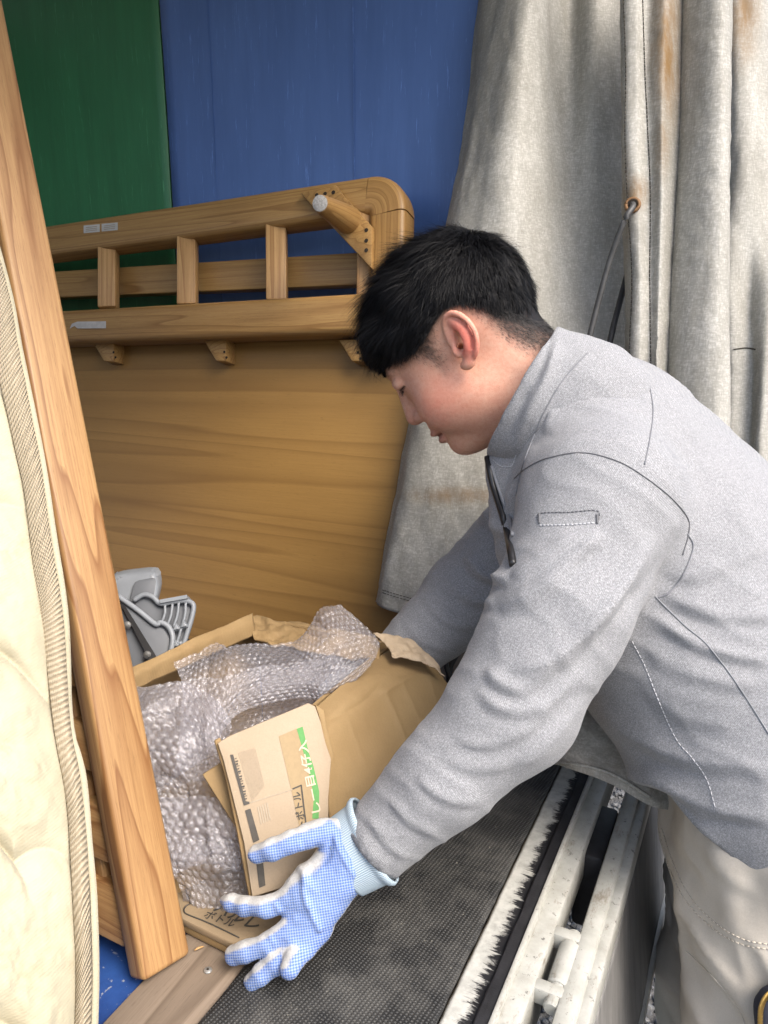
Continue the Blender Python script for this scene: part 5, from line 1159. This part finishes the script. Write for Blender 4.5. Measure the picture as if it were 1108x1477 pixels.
seam('sleeve_patch_seam', [(778, 756), (778, 741), (820, 739), (862, 737), (862, 754)], .0007, GSTITCH, n=60, dash=(.003, .0012)); seam('sleeve_patch_seam', [(778, 758), (820, 757), (862, 754)], .0007, LSTITCH, n=40, dash=(.003, .0012))
for x in (778.5, 861.5): seam('bar_tack', [(x, 742), (x, 755)], .0014, GSTITCH, n=10)
seam('side_seam', [(912, 925), (930, 960), (950, 1010), (975, 1065), (1000, 1095), (1020, 1125), (1032, 1165)], .0006, LSTITCH, dash=(.004, .0015)); seam('back_seam', [(945, 860), (985, 900), (1020, 930), (1055, 975), (1085, 1020), (1110, 1060)], .0008, SEAMG)
seam('armhole_seam', [(992, 770), (1000, 790), (985, 830), (965, 855), (950, 862)], .0010, SEAMG)
tjc = bvh(np.concatenate([Pj, Pc_]), np.concatenate([Fj2, Fc_+len(Pj)]))
seam('collar_seam', [(848, 508), (815, 545), (790, 585), (770, 630), (752, 680), (744, 715)], .0008, SEAMG, tree=tjc)
seam('collar_stitch', [(712, 664), (722, 672), (738, 672), (745, 655)], .0006, LSTITCH, tree=tjc, dash=(.003, .0012))
# front zip
zp = [J(700, 650, .995), J(704, 690, 1.0), J(715, 730, 1.005), J(728, 770, 1.0), J(736, 815, .99)]
zq = [cast(tj, x, y, .0012) for x, y in ((706, 672), (708, 700), (714, 722), (722, 745), (729, 765), (733, 785), (736, 812))]
zq = np.array([q if q is not None else U(x, y, 1.0) for q, (x, y) in zip(zq, ((706, 672), (708, 700), (714, 722), (722, 745), (729, 765), (733, 785), (736, 812)))])
def onj(x, y):
    q = cast(tjc, x, y, .001); return U(x, y, .985) if q is None else q
tube('zip_tape', np.array([onj(*p) for p in ((704, 660), (708, 680), (713, 702), (720, 724), (727, 746), (732, 768), (737, 790), (741, 815))]), .0045, BLACKP, jer, n=50, seg=6)
tube('zip_placket', np.array([onj(*p) for p in ((710, 672), (718, 698), (727, 722), (735, 746), (741, 772))]), .0022, SEAMG, jer, n=40, seg=6)
# hem roll and sleeve cuffs
hq = castline(tj, [(918, 1141), (960, 1165), (1010, 1200), (1060, 1240), (1106, 1278)], 60, .0)

# ------------------------------------------------------------ trousers and shoes
gp = Grid((.05, .40, GZ), (.95, 1.35, .25), .0065)
gp.ecap(pelv+(pelv-belly)*.1, pelv-ZU*.12, .175, .175, .135, .13, LF, k=0)
gp.cap(hipN, kneeN, .115, .085, k=.03); gp.cap(kneeN, ftN, .085, .075, k=.02); gp.cap(hipF, kneeF, .115, .085, k=.03); gp.cap(kneeF, ftF, .085, .075, k=.02)
gp.cut(np.array([0, 0, GZ+.05]), np.array([0, 0, -1.0]))
Pp_, Fp_ = gp.mesh(); Pp_ = relax(Pp_, Fp_, 2, .5)
Pp_ = wrinkle(Pp_, Fp_, [([(950, 1180), (965, 1250), (985, 1330), (990, 1400)], .008, 10), ([(960, 1170), (990, 1230), (1020, 1270)], .005, 9), ([(985, 1350), (1030, 1400), (1070, 1450), (1090, 1480)], .008, 8), ([(975, 1400), (1010, 1460), (1020, 1500)], .006, 9), ([(1000, 1200), (1040, 1250), (1100, 1300)], .003, 10)], .009, .003, (1, 1, .4), 10, 26, 3.)
Np_ = vnormals(Pp_, Fp_); Rp = (1-np.abs(vnoise(np.stack([Pp_@RT*1.0+Pp_[:, 2]*.55, Pp_@FW*.7, Pp_[:, 2]*.35], 1), 17, 6.)))**4; Pp_ = Pp_+Np_*(.010*(Rp-.2))[:, None]
tro = meshobj('trousers', Pp_, Fp_, PANTS, person); tro['label'] = 'beige cotton work trousers'
tp = bvh(Pp_, Fp_)
for o_ in (0, 7):
    seam('trouser_seam', [(950+o_*.7, 1195), (965+o_, 1250-o_*.5), (990+o_, 1300-o_*.7), (1030+o_*.7, 1340-o_), (1070+o_*.5, 1362-o_), (1115, 1370-o_)], .0007, PSTITCH, tp, dash=(.004, .0014), par=tro)
seam('trouser_crease_seam', [(990, 1372), (1030, 1410), (1065, 1455), (1075, 1480)], .0009, PSTITCH, tp, par=tro)
for f, k in ((ftN, kneeN), (ftF, kneeF)):
    gs = Grid(f-np.array([.30, .12, .10]), f+np.array([.14, .12, .12]), .006); b0 = np.array([f[0], f[1], GZ+.045])
    gs.ecap(b0+[.05, 0, 0], b0+[-.17, 0, -.008], .043, .040, .045, .032, np.array([0, 1.0, 0]), k=0); gs.cap(b0, f, .045, .05, k=.02); gs.cut(np.array([0, 0, GZ+.002]), np.array([0, 0, -1.0])); gs.cut(np.array([0, 0, GZ+.12]), np.array([0, 0, 1.0]))
    a, b = gs.mesh(); meshobj('shoe', a, b, BLACKP, person)
# ------------------------------------------------------------ gloves
def hp(x, y, d): return U(x, y, d)
DW = .845
gg = Grid(U(440, 1300, .845)-.17, U(440, 1300, .845)+.17, .0021)
def chain(pts, r, k=.004):
    P = [hp(*p) for p in pts]
    for i in range(len(P)-1): gg.cap(P[i], P[i+1], r[i], r[i+1], k=k if i else .008)
wr = hp(528, 1228, .848)
MCP = [(438, 1277, .833), (441, 1300, .826), (446, 1324, .822), (452, 1343, .824)]
for m_, r_ in zip(MCP, (.0165, .0165, .016, .015)): gg.cap(hp(505, 1232, .845), hp(*m_), .024, r_, k=.014)
gg.cap(hp(500, 1210, .845), hp(497, 1258, .842), .021, .021, k=.012); gg.cap(hp(505, 1232, .845), hp(470, 1290, .836), .024, .021, k=.012)
gg.cap(wr, hp(500, 1232, .846), .031, .027, k=.012)
chain([(492, 1204, .846), (466, 1199, .838), (420, 1214, .829), (392, 1226, .828), (371, 1232, .832)], [.01674, .01349, .01190, .01135, .01004])
chain([(446, 1270, .835), (418, 1296, .828), (384, 1309, .828), (355, 1307, .836), (334, 1302, .846), (325, 1299, .852)], [.01535, .01283, .01097, .00977, .0085, .0055])
chain([(450, 1300, .828), (420, 1338, .820), (385, 1360, .818), (355, 1372, .822), (338, 1377, .828)], [.01535, .01209, .01097, .01069, .00977])
chain([(452, 1325, .824), (428, 1360, .814), (398, 1388, .808), (378, 1405, .808), (364, 1417, .812)], [.01488, .01190, .01069, .01042, .00949])
chain([(458, 1345, .826), (440, 1368, .812), (424, 1385, .798), (417, 1399, .790)], [.01395, .01116, .01042, .00930])
Pg, Fg = gg.mesh(); Pg = relax(Pg, Fg, 1, .5); Ng = vnormals(Pg, Fg)
e1 = nrm(hp(505, 1232, .845)-hp(440, 1310, .826)); vn = nrm(CAM-hp(450, 1290, .83)); e2 = nrm(np.cross(vn, e1)); vn = np.cross(e1, e2)
Xg, Yg, Dg = proj(Pg); dd_ = .0013*fbm(Pg, 45, 2)+.0005*fbm(Pg, 130, 2)
for pts, amp, w in (([(445, 1240), (440, 1290), (458, 1335), (462, 1345)], .004, 5), ([(430, 1245), (455, 1290)], .003, 6), ([(452, 1310), (425, 1325)], -.002, 4), ([(480, 1195), (470, 1240), (440, 1250)], -.002, 5), ([(478, 1190), (492, 1230), (515, 1270)], .0022, 4), ([(395, 1300), (405, 1318)], .0018, 4), ([(385, 1345), (400, 1368)], .0015, 4), ([(428, 1207), (436, 1228)], .0015, 4)):
    q, t, s_2 = polydist(Xg, Yg, pts, 20); dd_ = dd_+amp*np.exp(-(q/w)**2)*np.clip(np.minimum(t, 1-t)*5, 0, 1)
Pg = Pg+Ng*dd_[:, None]
facev = np.clip(((Ng@vn)-.12-.10*(fbm(Pg, 60, 2)))/.18, 0, 1)
upv_ = nrm(-RT*.45+UPV*.9)
facev = facev*np.clip(1-((Ng@upv_)-.62)/.12, 0, 1)
attr_g = {'gc': np.stack([Pg@e1, Pg@e2, Pg@vn], 1), 'face': facev}
gl1 = meshobj('glove', Pg, Fg, GLOVE, person, attrs=attr_g)
# ribbed cuff
cA_ = hp(505, 1222, .847); cB_ = hp(541, 1217, .846); cax = nrm(hp(538, 1212, .846)-hp(492, 1240, .848))
cmid = hp(519, 1224, .847); L_ = .038; sN = nrm(np.cross(cax, vn)); tN = np.cross(cax, sN)
an = np.linspace(0, 2*np.pi, 72, endpoint=True); ts = np.linspace(0, 1, 18); prof = .0345+.0030*ts+.0035*np.exp(-((ts-.93)/.10)**2)
Cv = cmid+cax*((ts-.5)*L_)[:, None, None]+prof[:, None, None]*(np.cos(an)[None, :, None]*sN*1.16+np.sin(an)[None, :, None]*tN*.88)
cuff = sheet('glove_cuff', Cv, .003, CUFF, gl1, attrs={'gc': np.stack([np.tile(an*.035, (18, 1)), np.tile((ts*.03)[:, None], (1, 72)), np.zeros((18, 72))], -1)})
# far hand behind the box: mirror of the near glove
ctr = hp(505, 1232, .845); fe1 = nrm(wrF-elF); Q = Pg-ctr
fy = nrm(np.cross(fe1, ZU)); fz_ = np.cross(fy, fe1); fy = -fy
W2 = wrF+fe1*.045+(Q@-e1)[:, None]*nrm(fe1*.6-ZU*.6)+(Q@e2)[:, None]*nrm(np.cross(nrm(fe1*.6-ZU*.6), FH))*-1+(Q@vn)[:, None]*FH
gl2 = meshobj('glove', W2, Fg[:, ::-1].copy(), GLOVE, person, attrs=attr_g)
# ------------------------------------------------------------ dark pouch with brass zip at his thigh
pq = cast(tp, 1100, 1440, .0)
pz = .80 if pq is None else proj(pq)[2]-.012
pou = extrude('pouch', [U(x, y, pz) for x, y in rnd([(1082, 1440), (1098, 1418), (1140, 1408), (1190, 1420), (1200, 1540), (1110, 1550), (1088, 1500)], 4, .3)], -FW, .022, NAVY, None, .006, 3); tag(pou, 'dark navy pouch with brass zip hanging at the trouser pocket', 'pouch')
zpt = [U(x, y, pz-.023) for x, y in ((1096, 1478), (1097, 1455), (1104, 1438), (1118, 1428), (1150, 1424))]
tube('zip_chain', zpt, .0016, GOLD, pou, n=40, seg=6)
Zp = catmull(np.array(zpt), 46)
teeth = []
for i in range(0, 44):
    d_ = nrm(Zp[i+1]-Zp[i]); s_3 = nrm(np.cross(d_, FW)); teeth.append(tube(None, [Zp[i]-s_3*.0028-FW*.0008, Zp[i]+s_3*.0028-FW*.0008], .0006, None, raw=True, seg=4))
V_, F_ = joinVF(teeth); meshobj('zip_teeth', V_, F_, GOLD, pou)
